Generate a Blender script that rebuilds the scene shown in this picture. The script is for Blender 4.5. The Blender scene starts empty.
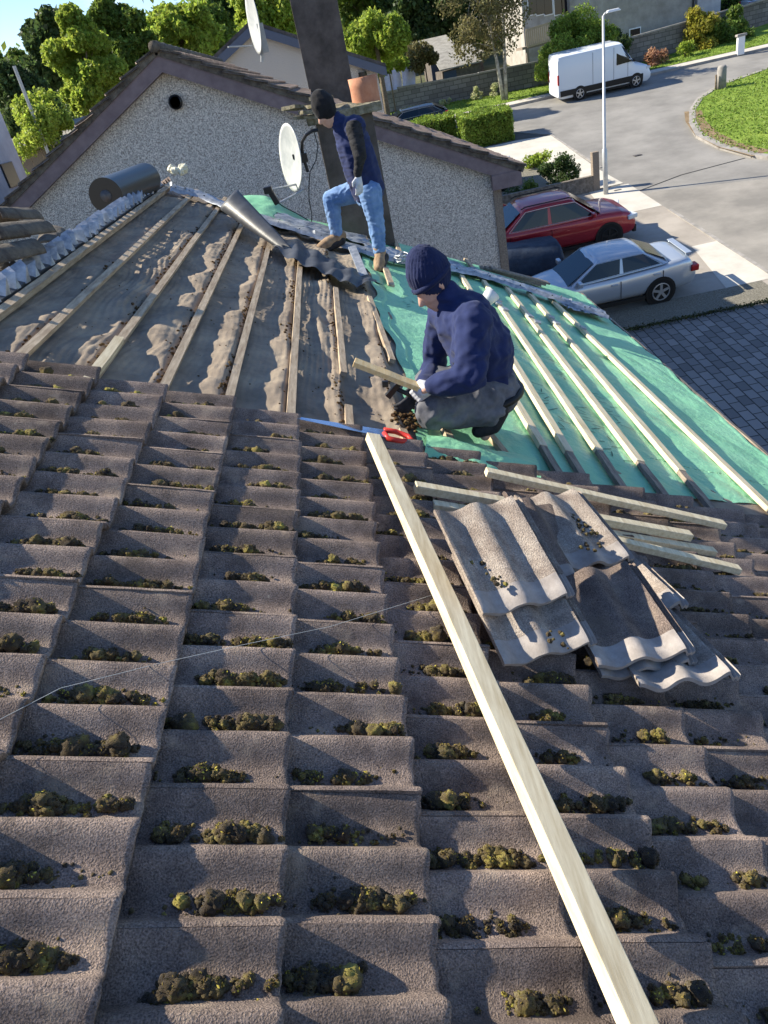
import bpy, bmesh, math, random
import numpy as np
from mathutils import Vector, Matrix, noise
random.seed(7); rng=np.random.default_rng(7)
S=bpy.context.scene; C=S.collection
R=math.radians
# ---------------------------------------------------------------- camera model (camera stands on the roof at the origin)
F=728.0
def _n(v): v=np.array(v,float); return v/np.linalg.norm(v)
_up=-_n([655-384,1700-512,F]); _y=np.array([310-384,82-512,F]); _y=_n(_y-_up*(_y@_up)); _x=np.cross(_y,_up); _x=_n(_x)
RM=np.array([_x,_y,_up])
def ray(px,py): return _n(RM@np.array([px-384,py-512,F]))
def at(px,py,y): r=ray(px,py); return Vector(r*(y/r[1]))
GA,GB=-8.63,.115
def gz(x,y):
    if y<62: return GA+GB*y
    return GA+GB*62+ (y-62)*.045
def G(px,py,off=0):
    d=ray(px,py); t=(GA+off)/(d[2]-GB*d[1]); return Vector(d*t)
PR=R(26.5); H=1.36
DD=np.array([math.cos(PR),0,-math.sin(PR)]); NN=np.array([math.sin(PR),0,math.cos(PR)])
def uv(px,py,h=0): r=ray(px,py); P=r*(-(H-h)/(NN@r)); return float(P@DD),float(P[1])
def rp(u,v,h=0): return Vector(DD*u+np.array([0,v,0])-NN*(H-h))
RB=Matrix(((DD[0],0,NN[0]),(0,1,0),(DD[2],0,NN[2])))   # roof basis (columns u,v,n)

cam=bpy.data.cameras.new('camera'); co=bpy.data.objects.new('camera',cam); C.objects.link(co)
M=Matrix([[RM[i][0],-RM[i][1],-RM[i][2]] for i in range(3)]).to_4x4(); co.matrix_world=M
cam.sensor_fit='VERTICAL'; cam.sensor_height=24; cam.lens=24*F/1024; cam.clip_start=.05; cam.clip_end=3000
S.camera=co
# ---------------------------------------------------------------- materials
def rgb(c): return (c[0],c[1],c[2],1)
def mat(name,c1,c2=None,scale=5,rough=.8,bump=0,bscale=40,bdist=.01,metal=0,detail=5,spec=.3,c3=None,island=0,coat=0,ramp=(.35,.65),tint=False,stretch=None,sheen=0):
    m=bpy.data.materials.new(name); m.use_nodes=True; nt=m.node_tree; N=nt.nodes; L=nt.links
    b=N['Principled BSDF']; b.inputs['Roughness'].default_value=rough; b.inputs['Metallic'].default_value=metal
    b.inputs['Specular IOR Level'].default_value=spec
    if coat: b.inputs['Coat Weight'].default_value=coat; b.inputs['Coat Roughness'].default_value=.05
    if sheen: b.inputs['Sheen Weight'].default_value=sheen
    tc=N.new('ShaderNodeTexCoord'); vec=tc.outputs['Object']
    if stretch:
        mp=N.new('ShaderNodeMapping'); mp.inputs['Scale'].default_value=stretch; L.new(vec,mp.inputs[0]); vec=mp.outputs[0]
    col=None
    if c2 is not None:
        n=N.new('ShaderNodeTexNoise'); n.inputs['Scale'].default_value=scale; n.inputs['Detail'].default_value=detail; n.inputs['Roughness'].default_value=.65
        L.new(vec,n.inputs['Vector'])
        r=N.new('ShaderNodeValToRGB'); r.color_ramp.elements[0].position=ramp[0]; r.color_ramp.elements[1].position=ramp[1]
        r.color_ramp.elements[0].color=rgb(c1); r.color_ramp.elements[1].color=rgb(c2)
        if c3 is not None:
            e=r.color_ramp.elements.new((ramp[0]+ramp[1])/2); e.color=rgb(c3)
        L.new(n.outputs['Fac'],r.inputs[0]); col=r.outputs[0]
    if island or tint:
        h=N.new('ShaderNodeHueSaturation'); 
        if col is not None: L.new(col,h.inputs['Color'])
        else: h.inputs['Color'].default_value=rgb(c1)
        if tint: 
            a=N.new('ShaderNodeAttribute'); a.attribute_name='tint'; src=a.outputs['Fac']
        else:
            g=N.new('ShaderNodeNewGeometry'); src=g.outputs['Random Per Island']
        mr=N.new('ShaderNodeMapRange'); mr.inputs[3].default_value=1-(island or .2); mr.inputs[4].default_value=1+(island or .2)
        L.new(src,mr.inputs[0]); L.new(mr.outputs[0],h.inputs['Value']); col=h.outputs[0]
        if island:
            mh=N.new('ShaderNodeMapRange'); mh.inputs[3].default_value=.485; mh.inputs[4].default_value=.515; L.new(src,mh.inputs[0]); L.new(mh.outputs[0],h.inputs['Hue'])
    if col is not None: L.new(col,b.inputs['Base Color'])
    else: b.inputs['Base Color'].default_value=rgb(c1)
    if bump:
        n2=N.new('ShaderNodeTexNoise'); n2.inputs['Scale'].default_value=bscale; n2.inputs['Detail'].default_value=5; n2.inputs['Roughness'].default_value=.7
        L.new(vec,n2.inputs['Vector'])
        bp=N.new('ShaderNodeBump'); bp.inputs['Strength'].default_value=bump; bp.inputs['Distance'].default_value=bdist
        L.new(n2.outputs['Fac'],bp.inputs['Height']); L.new(bp.outputs[0],b.inputs['Normal'])
    return m
def leafmat(name,c1,c2,isl=.35,trans=.35):
    m=mat(name,c1,c2,.9,rough=.55,island=isl,spec=.25); nt=m.node_tree; b=nt.nodes['Principled BSDF']
    src=b.inputs['Base Color'].links[0].from_socket
    t=nt.nodes.new('ShaderNodeBsdfTranslucent'); mx=nt.nodes.new('ShaderNodeMixShader'); mx.inputs[0].default_value=trans
    h=nt.nodes.new('ShaderNodeHueSaturation'); h.inputs['Value'].default_value=1.3; h.inputs['Hue'].default_value=.49
    nt.links.new(src,h.inputs['Color']); nt.links.new(h.outputs[0],t.inputs[0])
    out=nt.nodes['Material Output']; nt.links.new(b.outputs[0],mx.inputs[1]); nt.links.new(t.outputs[0],mx.inputs[2]); nt.links.new(mx.outputs[0],out.inputs[0])
    return m
# ---------------------------------------------------------------- object helpers
def tag(o,label=None,cat=None,group=None,kind=None):
    if label: o['label']=label
    if cat: o['category']=cat
    if group: o['group']=group
    if kind: o['kind']=kind
    return o
def empty(name,loc=(0,0,0),label=None,cat=None,group=None,rot=None):
    o=bpy.data.objects.new(name,None); C.objects.link(o); o.location=loc; o.empty_display_size=.1
    if rot is not None: o.rotation_euler=rot
    return tag(o,label,cat,group)
def link(name,me,m,parent=None,smooth=False):
    o=bpy.data.objects.new(name,me); C.objects.link(o)
    if m is not None:
        for mm in (m if isinstance(m,(list,tuple)) else [m]): me.materials.append(mm)
    if smooth: me.polygons.foreach_set('use_smooth',[True]*len(me.polygons))
    if parent: o.parent=parent
    return o
def mk(name,vs,fs,m,parent=None,smooth=False):
    me=bpy.data.meshes.new(name); me.from_pydata([tuple(v) for v in vs],[],fs); me.update()
    return link(name,me,m,parent,smooth)
def obj(name,bm,m,parent=None,smooth=False,bev=0):
    if bev: bmesh.ops.bevel(bm,geom=[e for e in bm.edges],offset=bev,segments=2,affect='EDGES',profile=.5)
    bmesh.ops.recalc_face_normals(bm,faces=bm.faces)
    me=bpy.data.meshes.new(name); bm.to_mesh(me); bm.free(); return link(name,me,m,parent,smooth)
def box(bm,c,s,rot=None,taper=1):
    """box centre c, size s, rot = 3x3/Euler matrix"""
    r=rot if rot is not None else Matrix.Identity(3); vs=[]
    for z in (-.5,.5):
        k=taper if z>0 else 1
        for x,y in ((-.5,-.5),(.5,-.5),(.5,.5),(-.5,.5)):
            vs.append(bm.verts.new(Vector(c)+r@Vector((x*s[0]*k,y*s[1]*k,z*s[2]))))
    for f in ((3,2,1,0),(4,5,6,7),(0,1,5,4),(1,2,6,5),(2,3,7,6),(3,0,4,7)): bm.faces.new([vs[i] for i in f])
def prism(bm,pts,off):
    """extrude polygon pts (3D) by vector off"""
    off=Vector(off); a=[bm.verts.new(Vector(p)) for p in pts]; b=[bm.verts.new(Vector(p)+off) for p in pts]; n=len(a)
    bm.faces.new(a[::-1]); bm.faces.new(b)
    for i in range(n): bm.faces.new((a[i],a[(i+1)%n],b[(i+1)%n],b[i]))
def tube(bm,pts,rad,n=8,caps=True):
    pts=[Vector(p) for p in pts]; rs=rad if isinstance(rad,(list,tuple)) else [rad]*len(pts); rings=[]
    prev=None
    for i,p in enumerate(pts):
        t=(pts[min(i+1,len(pts)-1)]-pts[max(i-1,0)]).normalized()
        if prev is None: a=t.orthogonal().normalized()
        else: a=(prev-t*prev.dot(t)); a=a.normalized() if a.length>1e-6 else t.orthogonal().normalized()
        prev=a; b=t.cross(a)
        rings.append([bm.verts.new(p+(a*math.cos(2*math.pi*k/n)+b*math.sin(2*math.pi*k/n))*rs[i]) for k in range(n)])
    for i in range(len(rings)-1):
        for k in range(n): bm.faces.new((rings[i][k],rings[i][(k+1)%n],rings[i+1][(k+1)%n],rings[i+1][k]))
    if caps: bm.faces.new(rings[0][::-1]); bm.faces.new(rings[-1])
def bar(bm,p0,p1,w,h,up=(0,0,1),nseg=1,wob=0):
    """rectangular bar between points; w sideways, h along up"""
    p0=Vector(p0); p1=Vector(p1); t=(p1-p0).normalized(); s=t.cross(Vector(up)).normalized(); u=s.cross(t)
    rings=[]
    for i in range(nseg+1):
        p=p0.lerp(p1,i/nseg)+ (s*random.uniform(-wob,wob)+u*random.uniform(-wob,wob) if 0<i<nseg else Vector())
        rings.append([bm.verts.new(p+s*a*w/2+u*b*h/2) for a,b in ((-1,-1),(1,-1),(1,1),(-1,1))])
    for i in range(nseg):
        for k in range(4): bm.faces.new((rings[i][k],rings[i][(k+1)%4],rings[i+1][(k+1)%4],rings[i+1][k]))
    bm.faces.new(rings[0][::-1]); bm.faces.new(rings[-1])
def grid(f,nu,nv):
    vs=[f(i/nu,j/nv) for i in range(nu+1) for j in range(nv+1)]
    fs=[(i*(nv+1)+j,(i+1)*(nv+1)+j,(i+1)*(nv+1)+j+1,i*(nv+1)+j+1) for i in range(nu) for j in range(nv)]
    return vs,fs
def sheet(name,poly,m,off,label=None,kind='structure'):
    """ground polygon (x,y list) draped on the slope"""
    bm=bmesh.new(); vs=[bm.verts.new((x,y,gz(x,y)+off)) for x,y in poly]; f=bm.faces.new(vs)
    if f.normal.z<0: f.normal_flip()
    bmesh.ops.triangulate(bm,faces=bm.faces)
    o=obj(name,bm,m); 
    if kind: o['kind']=kind
    return o
def fbm(p,o=4):
    return noise.fractal(Vector(p),1.0,2.0,o)
# spheres / numpy bulk meshes
def ico(sub):
    bm=bmesh.new(); bmesh.ops.create_icosphere(bm,subdivisions=sub,radius=1); v=np.array([x.co[:] for x in bm.verts]); bm.verts.index_update(); f=np.array([[w.index for w in q.verts] for q in bm.faces]); bm.free(); return v,f
def bulk(name,V,Fc,m,parent=None,smooth=True):
    V=np.asarray(V,dtype=np.float32); Fc=np.asarray(Fc,dtype=np.int32); me=bpy.data.meshes.new(name)
    me.vertices.add(len(V)); me.vertices.foreach_set('co',V.ravel()); k=Fc.shape[1]
    me.loops.add(Fc.size); me.loops.foreach_set('vertex_index',Fc.ravel()); me.polygons.add(len(Fc))
    me.polygons.foreach_set('loop_start',np.arange(0,Fc.size,k,dtype=np.int32)); 
    me.update(calc_edges=True); me.validate()
    return link(name,me,m,parent,smooth)
def rotm(n):
    q=rng.normal(size=(n,4)); q/=np.linalg.norm(q,axis=1)[:,None]; w,x,y,z=q.T
    return np.stack([1-2*(y*y+z*z),2*(x*y-z*w),2*(x*z+y*w),2*(x*y+z*w),1-2*(x*x+z*z),2*(y*z-x*w),2*(x*z-y*w),2*(y*z+x*w),1-2*(x*x+y*y)],1).reshape(n,3,3)
LUMPS=[]
for s in range(9):
    v,f=ico(3)
    d=np.array([.9+.45*noise.noise(Vector(p)*1.6+Vector((s*9,0,0)))+.42*(.35-abs(noise.noise(Vector(p)*3.6+Vector((s*5,3,0)))))+.16*noise.noise(Vector(p)*9+Vector((s*5,3,0))) for p in v])
    LUMPS.append((v*d[:,None],f))
LOW=[]
for s in range(5):
    v,f=ico(2); d=np.array([.95+.4*noise.noise(Vector(p)*1.9+Vector((s*9,7,0))) for p in v]); LOW.append((v*d[:,None],f))
def lumps(name,pts,rad,m,parent=None,squash=.75,normal=(0,0,1)):
    V=[];Fs=[];o=0; rots=rotm(len(pts)); nn=_n(normal)
    for i,(p,r) in enumerate(zip(pts,rad)):
        v,f=LUMPS[i%9] if r>.0062 else LOW[i%5]; w=(v@rots[i].T)*r; w=w-np.outer(w@nn,nn)*(1-squash)
        V.append(w+np.array(p)); Fs.append(f+o); o+=len(v)
    return bulk(name,np.concatenate(V),np.concatenate(Fs),m,parent)
def leaves(name,P,Nr,size,m,parent=None,asp=.6,sway=None):
    """one quad per leaf at points P facing roughly Nr"""
    n=len(P); R3=rotm(n); q=np.array([[-.5,0,0],[0,-asp/2,.06],[.5,0,0],[0,asp/2,.06]])
    sz=size*rng.uniform(.6,1.35,n)
    V=np.einsum('nij,kj->nki',R3,q)*sz[:,None,None]+P[:,None,:]
    Fc=np.arange(n*4).reshape(n,4); return bulk(name,V.reshape(-1,3),Fc,m,parent,False)
def crown_points(c,rad,n,lobes=14,lr=.42,seed=0,bottom=-.6,shape=None):
    rg=np.random.default_rng(seed); c=np.array(c,float); rad=np.array(rad,float)
    L=[]
    while len(L)<lobes:
        p=rg.uniform(-1,1,3)
        if np.linalg.norm(p)<.85 and p[2]>bottom:
            if shape=='cone' and np.hypot(p[0],p[1])>(1-p[2])*.45: continue
            L.append(p)
    L=np.array(L); k=rg.integers(0,lobes,n); lrad=lr*rg.uniform(.6,1.2,lobes)
    if shape=='cone': lrad=lrad*(.35+.5*(1-L[:,2])*.6)
    d=rg.normal(size=(n,3)); d/=np.linalg.norm(d,axis=1)[:,None]; r=rg.uniform(.25,1,n)**.45
    r=r*(1+.25*np.sin(d[:,0]*7+k)*np.sin(d[:,1]*6+k*2))
    P=L[k]*rad+d*(r*lrad[k]*rad.mean()*1.05)[:,None]*np.array([1,1,.85])+c
    return P,L*rad+c
def tree(name,c,rad,n,leaf,lm,bm_,label,cat='tree',group=None,lobes=16,lr=.42,seed=1,shape=None,trunk_r=.18,base=None,bottom=-.6):
    c=Vector(c); bz=gz(c.x,c.y) if base is None else base
    t=empty(name,(c.x,c.y,bz),label,cat,group); cc=(0,0,c.z-bz)
    P,L=crown_points(cc,rad,n,lobes,lr,seed,bottom,shape)
    leaves('crown',P,None,leaf,lm,t)
    b=bmesh.new(); top=Vector((0,0,cc[2]+rad[2]*.3)); 
    pts=[Vector((0,0,-.1)),Vector((random.uniform(-.1,.1),0,cc[2]*.35)),Vector((0,random.uniform(-.15,.15),max(cc[2]-rad[2]*.4,.3))),top]
    tube(b,pts,[trunk_r,trunk_r*.8,trunk_r*.6,trunk_r*.2],8)
    for l in L[:10]:
        l=Vector(l); s=pts[2].lerp(top,random.random()*.6); mid=s.lerp(l,.5)+Vector((0,0,-.1*rad[2]*random.random()))
        tube(b,[s,mid,l],[trunk_r*.35,trunk_r*.22,trunk_r*.08],5)
    obj('trunk',b,bm_,t,True)
    return t
def shrub(name,c,rad,n,leaf,lm,label,cat='shrub',group=None,lobes=10,lr=.55,seed=3,base=None,lift=0):
    c=Vector(c); bz=gz(c.x,c.y) if base is None else base
    t=empty(name,(c.x,c.y,bz),label,cat,group)
    P,L=crown_points((0,0,c.z-bz),rad,n,lobes,lr,seed,-.9); P[:,2]=np.maximum(P[:,2],.02)
    leaves('foliage',P,None,leaf,lm,t); b=bmesh.new()
    for l in L[:7]: tube(b,[(0,0,-.05),Vector(l)*.5,Vector(l)],[.03,.02,.008],5)
    obj('stem',b,MT['bark'],t)
    return t
MT={}
def grain(m,scale,lo,hi,bump=.6,bd=.004):
    nt=m.node_tree; b=nt.nodes['Principled BSDF']; src=b.inputs['Base Color'].links[0].from_socket; tc=nt.nodes.new('ShaderNodeTexCoord')
    n=nt.nodes.new('ShaderNodeTexNoise'); n.inputs['Scale'].default_value=scale; n.inputs['Detail'].default_value=3; nt.links.new(tc.outputs['Object'],n.inputs[0])
    mr=nt.nodes.new('ShaderNodeMapRange'); mr.inputs[1].default_value=.3; mr.inputs[2].default_value=.7; mr.inputs[3].default_value=lo; mr.inputs[4].default_value=hi; nt.links.new(n.outputs['Fac'],mr.inputs[0])
    mx=nt.nodes.new('ShaderNodeMix'); mx.data_type='RGBA'; mx.blend_type='MULTIPLY'; mx.inputs[0].default_value=1; nt.links.new(src,mx.inputs[6]); nt.links.new(mr.outputs[0],mx.inputs[7]); nt.links.new(mx.outputs[2],b.inputs['Base Color'])
    bp=nt.nodes.new('ShaderNodeBump'); bp.inputs['Strength'].default_value=bump; bp.inputs['Distance'].default_value=bd; nt.links.new(n.outputs['Fac'],bp.inputs['Height'])
    if b.inputs['Normal'].links: nt.links.new(b.inputs['Normal'].links[0].from_socket,bp.inputs['Normal'])
    nt.links.new(bp.outputs[0],b.inputs['Normal']); return m
MT['tile']=grain(mat('concrete_tile',(.115,.088,.078),(.34,.26,.21),6,rough=.95,bump=.5,bscale=210,bdist=.004,detail=12,tint=True,c3=(.22,.172,.148),ramp=(.3,.72),spec=.15),270,.45,1.55,1,.005)
def patches(m,scale,lo,hi,c,amt=.6):
    nt=m.node_tree; b=nt.nodes['Principled BSDF']; src=b.inputs['Base Color'].links[0].from_socket; tc=nt.nodes.new('ShaderNodeTexCoord')
    n=nt.nodes.new('ShaderNodeTexNoise'); n.inputs['Scale'].default_value=scale; n.inputs['Detail'].default_value=9; n.inputs['Roughness'].default_value=.7; nt.links.new(tc.outputs['Object'],n.inputs[0])
    mr=nt.nodes.new('ShaderNodeMapRange'); mr.inputs[1].default_value=lo; mr.inputs[2].default_value=hi; mr.inputs[4].default_value=amt; nt.links.new(n.outputs['Fac'],mr.inputs[0])
    mx=nt.nodes.new('ShaderNodeMix'); mx.data_type='RGBA'; nt.links.new(mr.outputs[0],mx.inputs[0]); nt.links.new(src,mx.inputs[6]); mx.inputs[7].default_value=rgb(c); nt.links.new(mx.outputs[2],b.inputs['Base Color'])
patches(MT['tile'],9,.56,.68,(.42,.33,.25),.6); patches(MT['tile'],4.3,.52,.68,(.09,.07,.058),.7); patches(MT['tile'],42,.66,.72,(.46,.42,.33),.7)
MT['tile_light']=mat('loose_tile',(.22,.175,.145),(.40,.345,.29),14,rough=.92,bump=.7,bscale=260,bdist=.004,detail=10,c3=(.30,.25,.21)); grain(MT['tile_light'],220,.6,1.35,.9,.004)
MT['tile_clean']=mat('clean_tile_head',(.27,.24,.22),(.38,.345,.32),20,rough=.9,bump=.5,bscale=260,bdist=.003)
MT['moss']=mat('moss',(.036,.025,.012),(.34,.28,.05),16,rough=1,bump=1,bscale=260,bdist=.012,detail=8,c3=(.12,.085,.030),island=.55,spec=.1,ramp=(.36,.68),sheen=.15)
MT['moss_tip']=mat('moss_tip',(.04,.028,.012),(.42,.36,.06),14,rough=1,island=.6,spec=.05,ramp=(.38,.66),c3=(.12,.088,.03))
MT['debris']=mat('debris',(.05,.03,.015),(.16,.10,.05),40,rough=1,bump=.6,bscale=300,island=.4,spec=.1)
MT['felt']=mat('old_underfelt',(.17,.14,.11),(.38,.315,.235),3.0,rough=.95,bump=.8,bscale=150,bdist=.004,detail=10,c3=(.27,.22,.17),ramp=(.3,.7),spec=.15)
MT['oldwood']=mat('weathered_batten',(.27,.20,.135),(.52,.42,.30),6,rough=.85,bump=.5,bscale=60,bdist=.004,stretch=(8,1,8),detail=8)
MT['darkwood']=mat('grey_old_batten',(.15,.12,.10),(.30,.25,.20),7,rough=.9,bump=.5,bscale=60,bdist=.004,stretch=(8,1,8))
MT['newwood']=mat('fresh_pine',(.52,.42,.26),(.74,.65,.46),5,rough=.7,bump=.25,bscale=50,bdist=.002,stretch=(10,1,10),detail=8,spec=.25)
MT['green']=mat('green_membrane',(.20,.50,.29),(.27,.58,.36),2.5,rough=.5,bump=.5,bscale=14,bdist=.02,spec=.45,detail=8)
MT['galv']=mat('galvanised_metal',(.24,.27,.31),(.48,.50,.53),18,rough=.45,metal=.6,bump=.5,bscale=30,bdist=.006)
MT['black']=mat('black_plastic',(.012,.012,.013),rough=.35,spec=.5)
MT['rubber']=mat('dark_sheet',(.035,.038,.045),(.065,.07,.08),8,rough=.48,bump=.3,bscale=12,bdist=.01,spec=.5)
MT['render_dark']=mat('dark_render',(.075,.064,.056),(.155,.13,.113),3,rough=.95,bump=.7,bscale=110,bdist=.01,detail=8)
MT['stonecap']=mat('mossy_cap',(.10,.09,.05),(.30,.27,.2),14,rough=.95,bump=.8,bscale=50,bdist=.02)
MT['terra']=mat('terracotta',(.38,.16,.09),(.48,.23,.14),10,rough=.8,bump=.2)
MT['fascia']=mat('purple_brown_paint',(.15,.115,.125),(.21,.165,.175),6,rough=.6,bump=.2,bscale=20)
MT['bark']=mat('bark',(.10,.075,.05),(.20,.16,.12),12,rough=.95,bump=.8,bscale=20,bdist=.03)
MT['birchbark']=mat('birch_bark',(.22,.19,.15),(.55,.52,.46),5,rough=.9,bump=.3)
MT['white']=mat('white_paint',(.72,.73,.74),(.80,.80,.80),3,rough=.5)
MT['dish']=mat('dish_grey',(.34,.36,.36),(.46,.47,.46),9,rough=.45)
MT['asphalt']=mat('asphalt',(.17,.164,.155),(.26,.25,.235),.5,rough=.92,bump=.3,bscale=60,bdist=.01,detail=12)
MT['concrete']=mat('concrete_drive',(.25,.225,.195),(.36,.325,.285),.7,rough=.92,bump=.3,bscale=50,detail=12)
MT['slab']=mat('pale_slabs',(.42,.395,.35),(.54,.51,.455),1.2,rough=.9,bump=.3,bscale=40,detail=10)
MT['kerb']=mat('kerb_stone',(.20,.19,.175),(.33,.31,.29),3,rough=.9,bump=.3)
MT['grass']=mat('lawn',(.13,.20,.03),(.24,.33,.06),1.3,rough=.95,bump=1,bscale=40,bdist=.05,detail=12,spec=.1,c3=(.18,.27,.045))
MT['ground']=mat('rough_ground',(.05,.06,.025),(.12,.12,.06),.6,rough=1,detail=10)
MT['gravel']=mat('rough_gravel_verge',(.10,.095,.07),(.27,.25,.21),30,rough=1,bump=1,bscale=50,bdist=.03,detail=10)
# ================================================================ OUR HOUSE
house=empty('house',(1,4,gz(1,4)),'house being re-roofed, half mossy concrete tiles and half stripped to felt and green membrane','house')
hl=Vector(house.location)
UR=-1.36; VE=3.18; VO=9.55; VN=-4.0      # ridge, tile edge, far roof edge, near end
def H_(o): o.parent=house; o.location=Vector(o.location)-hl; return o
def eave(v): return 3.62+.055*(v-3.5)
def prof(s):
    s=((s+.015)%.15)-.015
    if s>.1: s-=.15
    # crest at 0 ; +v side steep, -v side gentler
    w=.040 if s>0 else .062
    return .037*.5*(1+math.cos(math.pi*min(1,abs(s)/w)))
def profile(s):
    a=((s)%.15); a=a if a<.075 else a-.15
    w=.046 if a>0 else .070
    return .044*.5*(1+math.cos(math.pi*min(1,abs(a)/w)))
def tile_field():
    V=[];Fs=[];T=[];o=0
    for k in range(-5,12):
        u0=-.05+.3*k+0.0
        if u0<UR-.1: u0c=UR
        else: u0c=u0
        ce=u0+.30
        if ce<UR+.05: continue
        for j in range(-24,12):
            v1=VE-.30*j+ (.02 if k%2 else -.01); v0=v1-.30
            if j<0: continue
            if v1<-1.6: continue
            drop=0.0
            # rough nose overhang
            a=max(u0,UR)-.03; b=min(ce,eave(v0)+.03)
            if b-a<.1: continue
            du=random.uniform(-.006,.006); dh=random.uniform(-.003,.004); rot=random.uniform(-.008,.008); tl=random.uniform(-.004,.006); tint=random.random()
            nv=30; us=[0,.08,.2,.35,.5,.65,.8,.9,.955,.985,1.0]; rows=[]
            for t in us: rows.append((a+(b-a)*t,0,t))
            base=o; nr=len(rows)+2
            sgn=noise.noise(Vector((k*3.1,j*2.7,0)))
            for (u,_,t) in rows:
                for i in range(nv+1):
                    s=i/nv*.298; v=v0+.001+s
                    h=-.030+ (.041+tl)*((u-u0)/.30) + profile(s-.005)*(1-.04*sgn)+dh
                    r=.0018*noise.noise(Vector((u*22,v*22,k)))+.0012*noise.noise(Vector((u*90,v*90,k)))
                    if t==1.0: h-=.0035
                    uu=u+du+rot*(s-.15)+(.005*noise.noise(Vector((v*35,k*3,j)))+.002*noise.noise(Vector((v*120,k*3,j))) if t>.9 else 0)
                    V.append(rp(uu,v,h+r)); T.append(tint); o+=1
            for q in (1,2):
                for i in range(nv+1):
                    s=i/nv*.298; v=v0+.001+s
                    h=-.030+.041+tl+profile(s-.005)+dh-(.016 if q==1 else .055)
                    V.append(rp(b+du+rot*(s-.15)+(.001 if q==1 else -.03)+.004*noise.noise(Vector((v*35,k*3,j))),v,h)); T.append(tint); o+=1
            for r_ in range(nr-1):
                for i in range(nv):
                    p=base+r_*(nv+1)+i; Fs.append((p,p+nv+1,p+nv+2,p+1))
            # side skirts
            for side in (0,nv):
                st=o
                for (u,_,t) in rows:
                    s=side/nv*.298; V.append(rp(u+du+rot*(s-.15),v0+.001+s,-.030+(.041+tl)*((u-u0)/.30)+profile(s-.005)+dh-.022)); T.append(tint); o+=1
                for r_ in range(len(rows)-1):
                    p=base+r_*(nv+1)+side; q=st+r_; Fs.append((p,p+nv+1,q+1,q) if side==0 else (p,q,q+1,p+nv+1))
    ob=bulk('roof_tiles',[tuple(v) for v in V],Fs,MT['tile'],house,True); ob.location=-hl
    at_=ob.data.attributes.new('tint','FLOAT','POINT'); at_.data.foreach_set('value',T)
    ob.data.set_sharp_from_angle(angle=R(50))
    return ob
tile_field()
def hb(name,bm,m,par=house,smooth=False,bev=0):
    o=obj(name,bm,m,par,smooth,bev)
    if par is house: o.location=-hl
    return o
# --- roof deck below everything (dark void under the tiles)
def slab_uv(name,pts,h0,h1,m,par=house):
    bm=bmesh.new(); prism(bm,[rp(u,v,h0) for u,v in pts],Vector(NN)*(h1-h0)); return hb(name,bm,m,par)
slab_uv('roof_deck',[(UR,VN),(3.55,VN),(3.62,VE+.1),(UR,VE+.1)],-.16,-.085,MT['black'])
# --- old felt, sagging between rafters and battens
BAT=[-1.0,-.69,-.39,-.09,.21,.51,.83]
def felt_h(u,v):
    n=.030*fbm((u*1.2,v*.9,1.3),3)+.014*noise.noise(Vector((u*4.5,v*2.2,7)))
    d=min(abs(u-b) for b in BAT)
    nb=[b for b in BAT if b>u]; g=(nb[0]-u) if nb else .3; bi=len(nb)
    edge=(.21 if bi in (6,5) else .17)+.13*noise.noise(Vector((bi*7.3,v*2.1,5)))+.05*noise.noise(Vector((bi*3.3,v*6.5,9)))+.010*noise.noise(Vector((bi*3.3,v*15,9)))
    k=max(0,min(1,(edge-g)/.15)); k=k*k*(3-2*k); A=.036+.022*noise.noise(Vector((bi*5.1,v*1.3,2)))
    n=n*.6+A*k*min(1,g/.02)
    w=noise.noise(Vector((u*2,v*1.1,3)))
    rip=1.0 if bi in (6,2) else .5
    n+=.011*rip*abs(math.sin((u+.10*noise.noise(Vector((v*1.5,u,0))))*85))*(.5+w)
    n+=(.028*max(0,noise.noise(Vector((v*.9,bi*4,8)))+.35)*math.exp(-((g-.17-.05*math.sin(v*2.3))/.035)**2) if bi in (6,2) else 0)
    n+=.004*math.sin(v*24+8*noise.noise(Vector((u*6,v*2,1))))*max(0,.35-w)*k
    n+=.004*fbm((u*26,v*14,2),3)+.003*abs(noise.noise(Vector((u*9+v*3,v*6-u*3,4))))
    cover=min(1,d/.05)
    return -.055+n*cover
vs,fs=grid(lambda a,b:rp(UR-.02+(.985+.03*noise.noise(Vector((b*7,1,1)))-UR)*a,3.0+5.6*b,min(felt_h(UR+(.95-UR)*a,3.0+5.6*b),.02)),230,400)
o=bulk('underfelt',[tuple(v) for v in vs],fs,MT['felt'],house); o.location=-hl
# felt strip showing under old batten ends below the green sheet
vs,fs=grid(lambda a,b:rp(1.9+1.75*a,3.0+.62*b,-.052+.01*fbm((a*6,b*3,4),3)),60,24)
o=bulk('underfelt',[tuple(v) for v in vs],fs,MT['felt'],house); o.location=-hl
# --- green membrane
def gh(u,v):
    n=.016*fbm((u*1.3,v*.8,3.1),3)+.006*noise.noise(Vector((u*3+v*1.2,v*4-u*2,2)))
    n+=.016*abs(noise.noise(Vector(((u*.8+v*.5)*4,(v-u)*1.3,5))))+.0022*fbm((u*24+v*9,v*18,3),3)
    return -.047+n
def gside(v): return .90+.03*math.sin(v*3)+.02*math.sin(v*9)-.035*(v-3.2)*.2
def gmap(a,b):
    v=3.28+(VO-3.28)*b; u0=gside(v); u1=eave(v)+.015+.014*math.sin(v*5)+.008*math.sin(v*17)
    u=u0+(u1-u0)*a
    lo=.42*max(0,(u-2.0)/1.6) if v<3.9 else 0
    vv=v+lo*max(0,1-(v-3.28)/.7)
    h=gh(u,vv)
    if a>.985: h+=.004
    if a<.03: h+=.012
    return rp(u,vv,h)
vs,fs=grid(gmap,260,420); o=bulk('green_membrane',[tuple(v) for v in vs],fs,MT['green'],house); o.location=-hl
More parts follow.
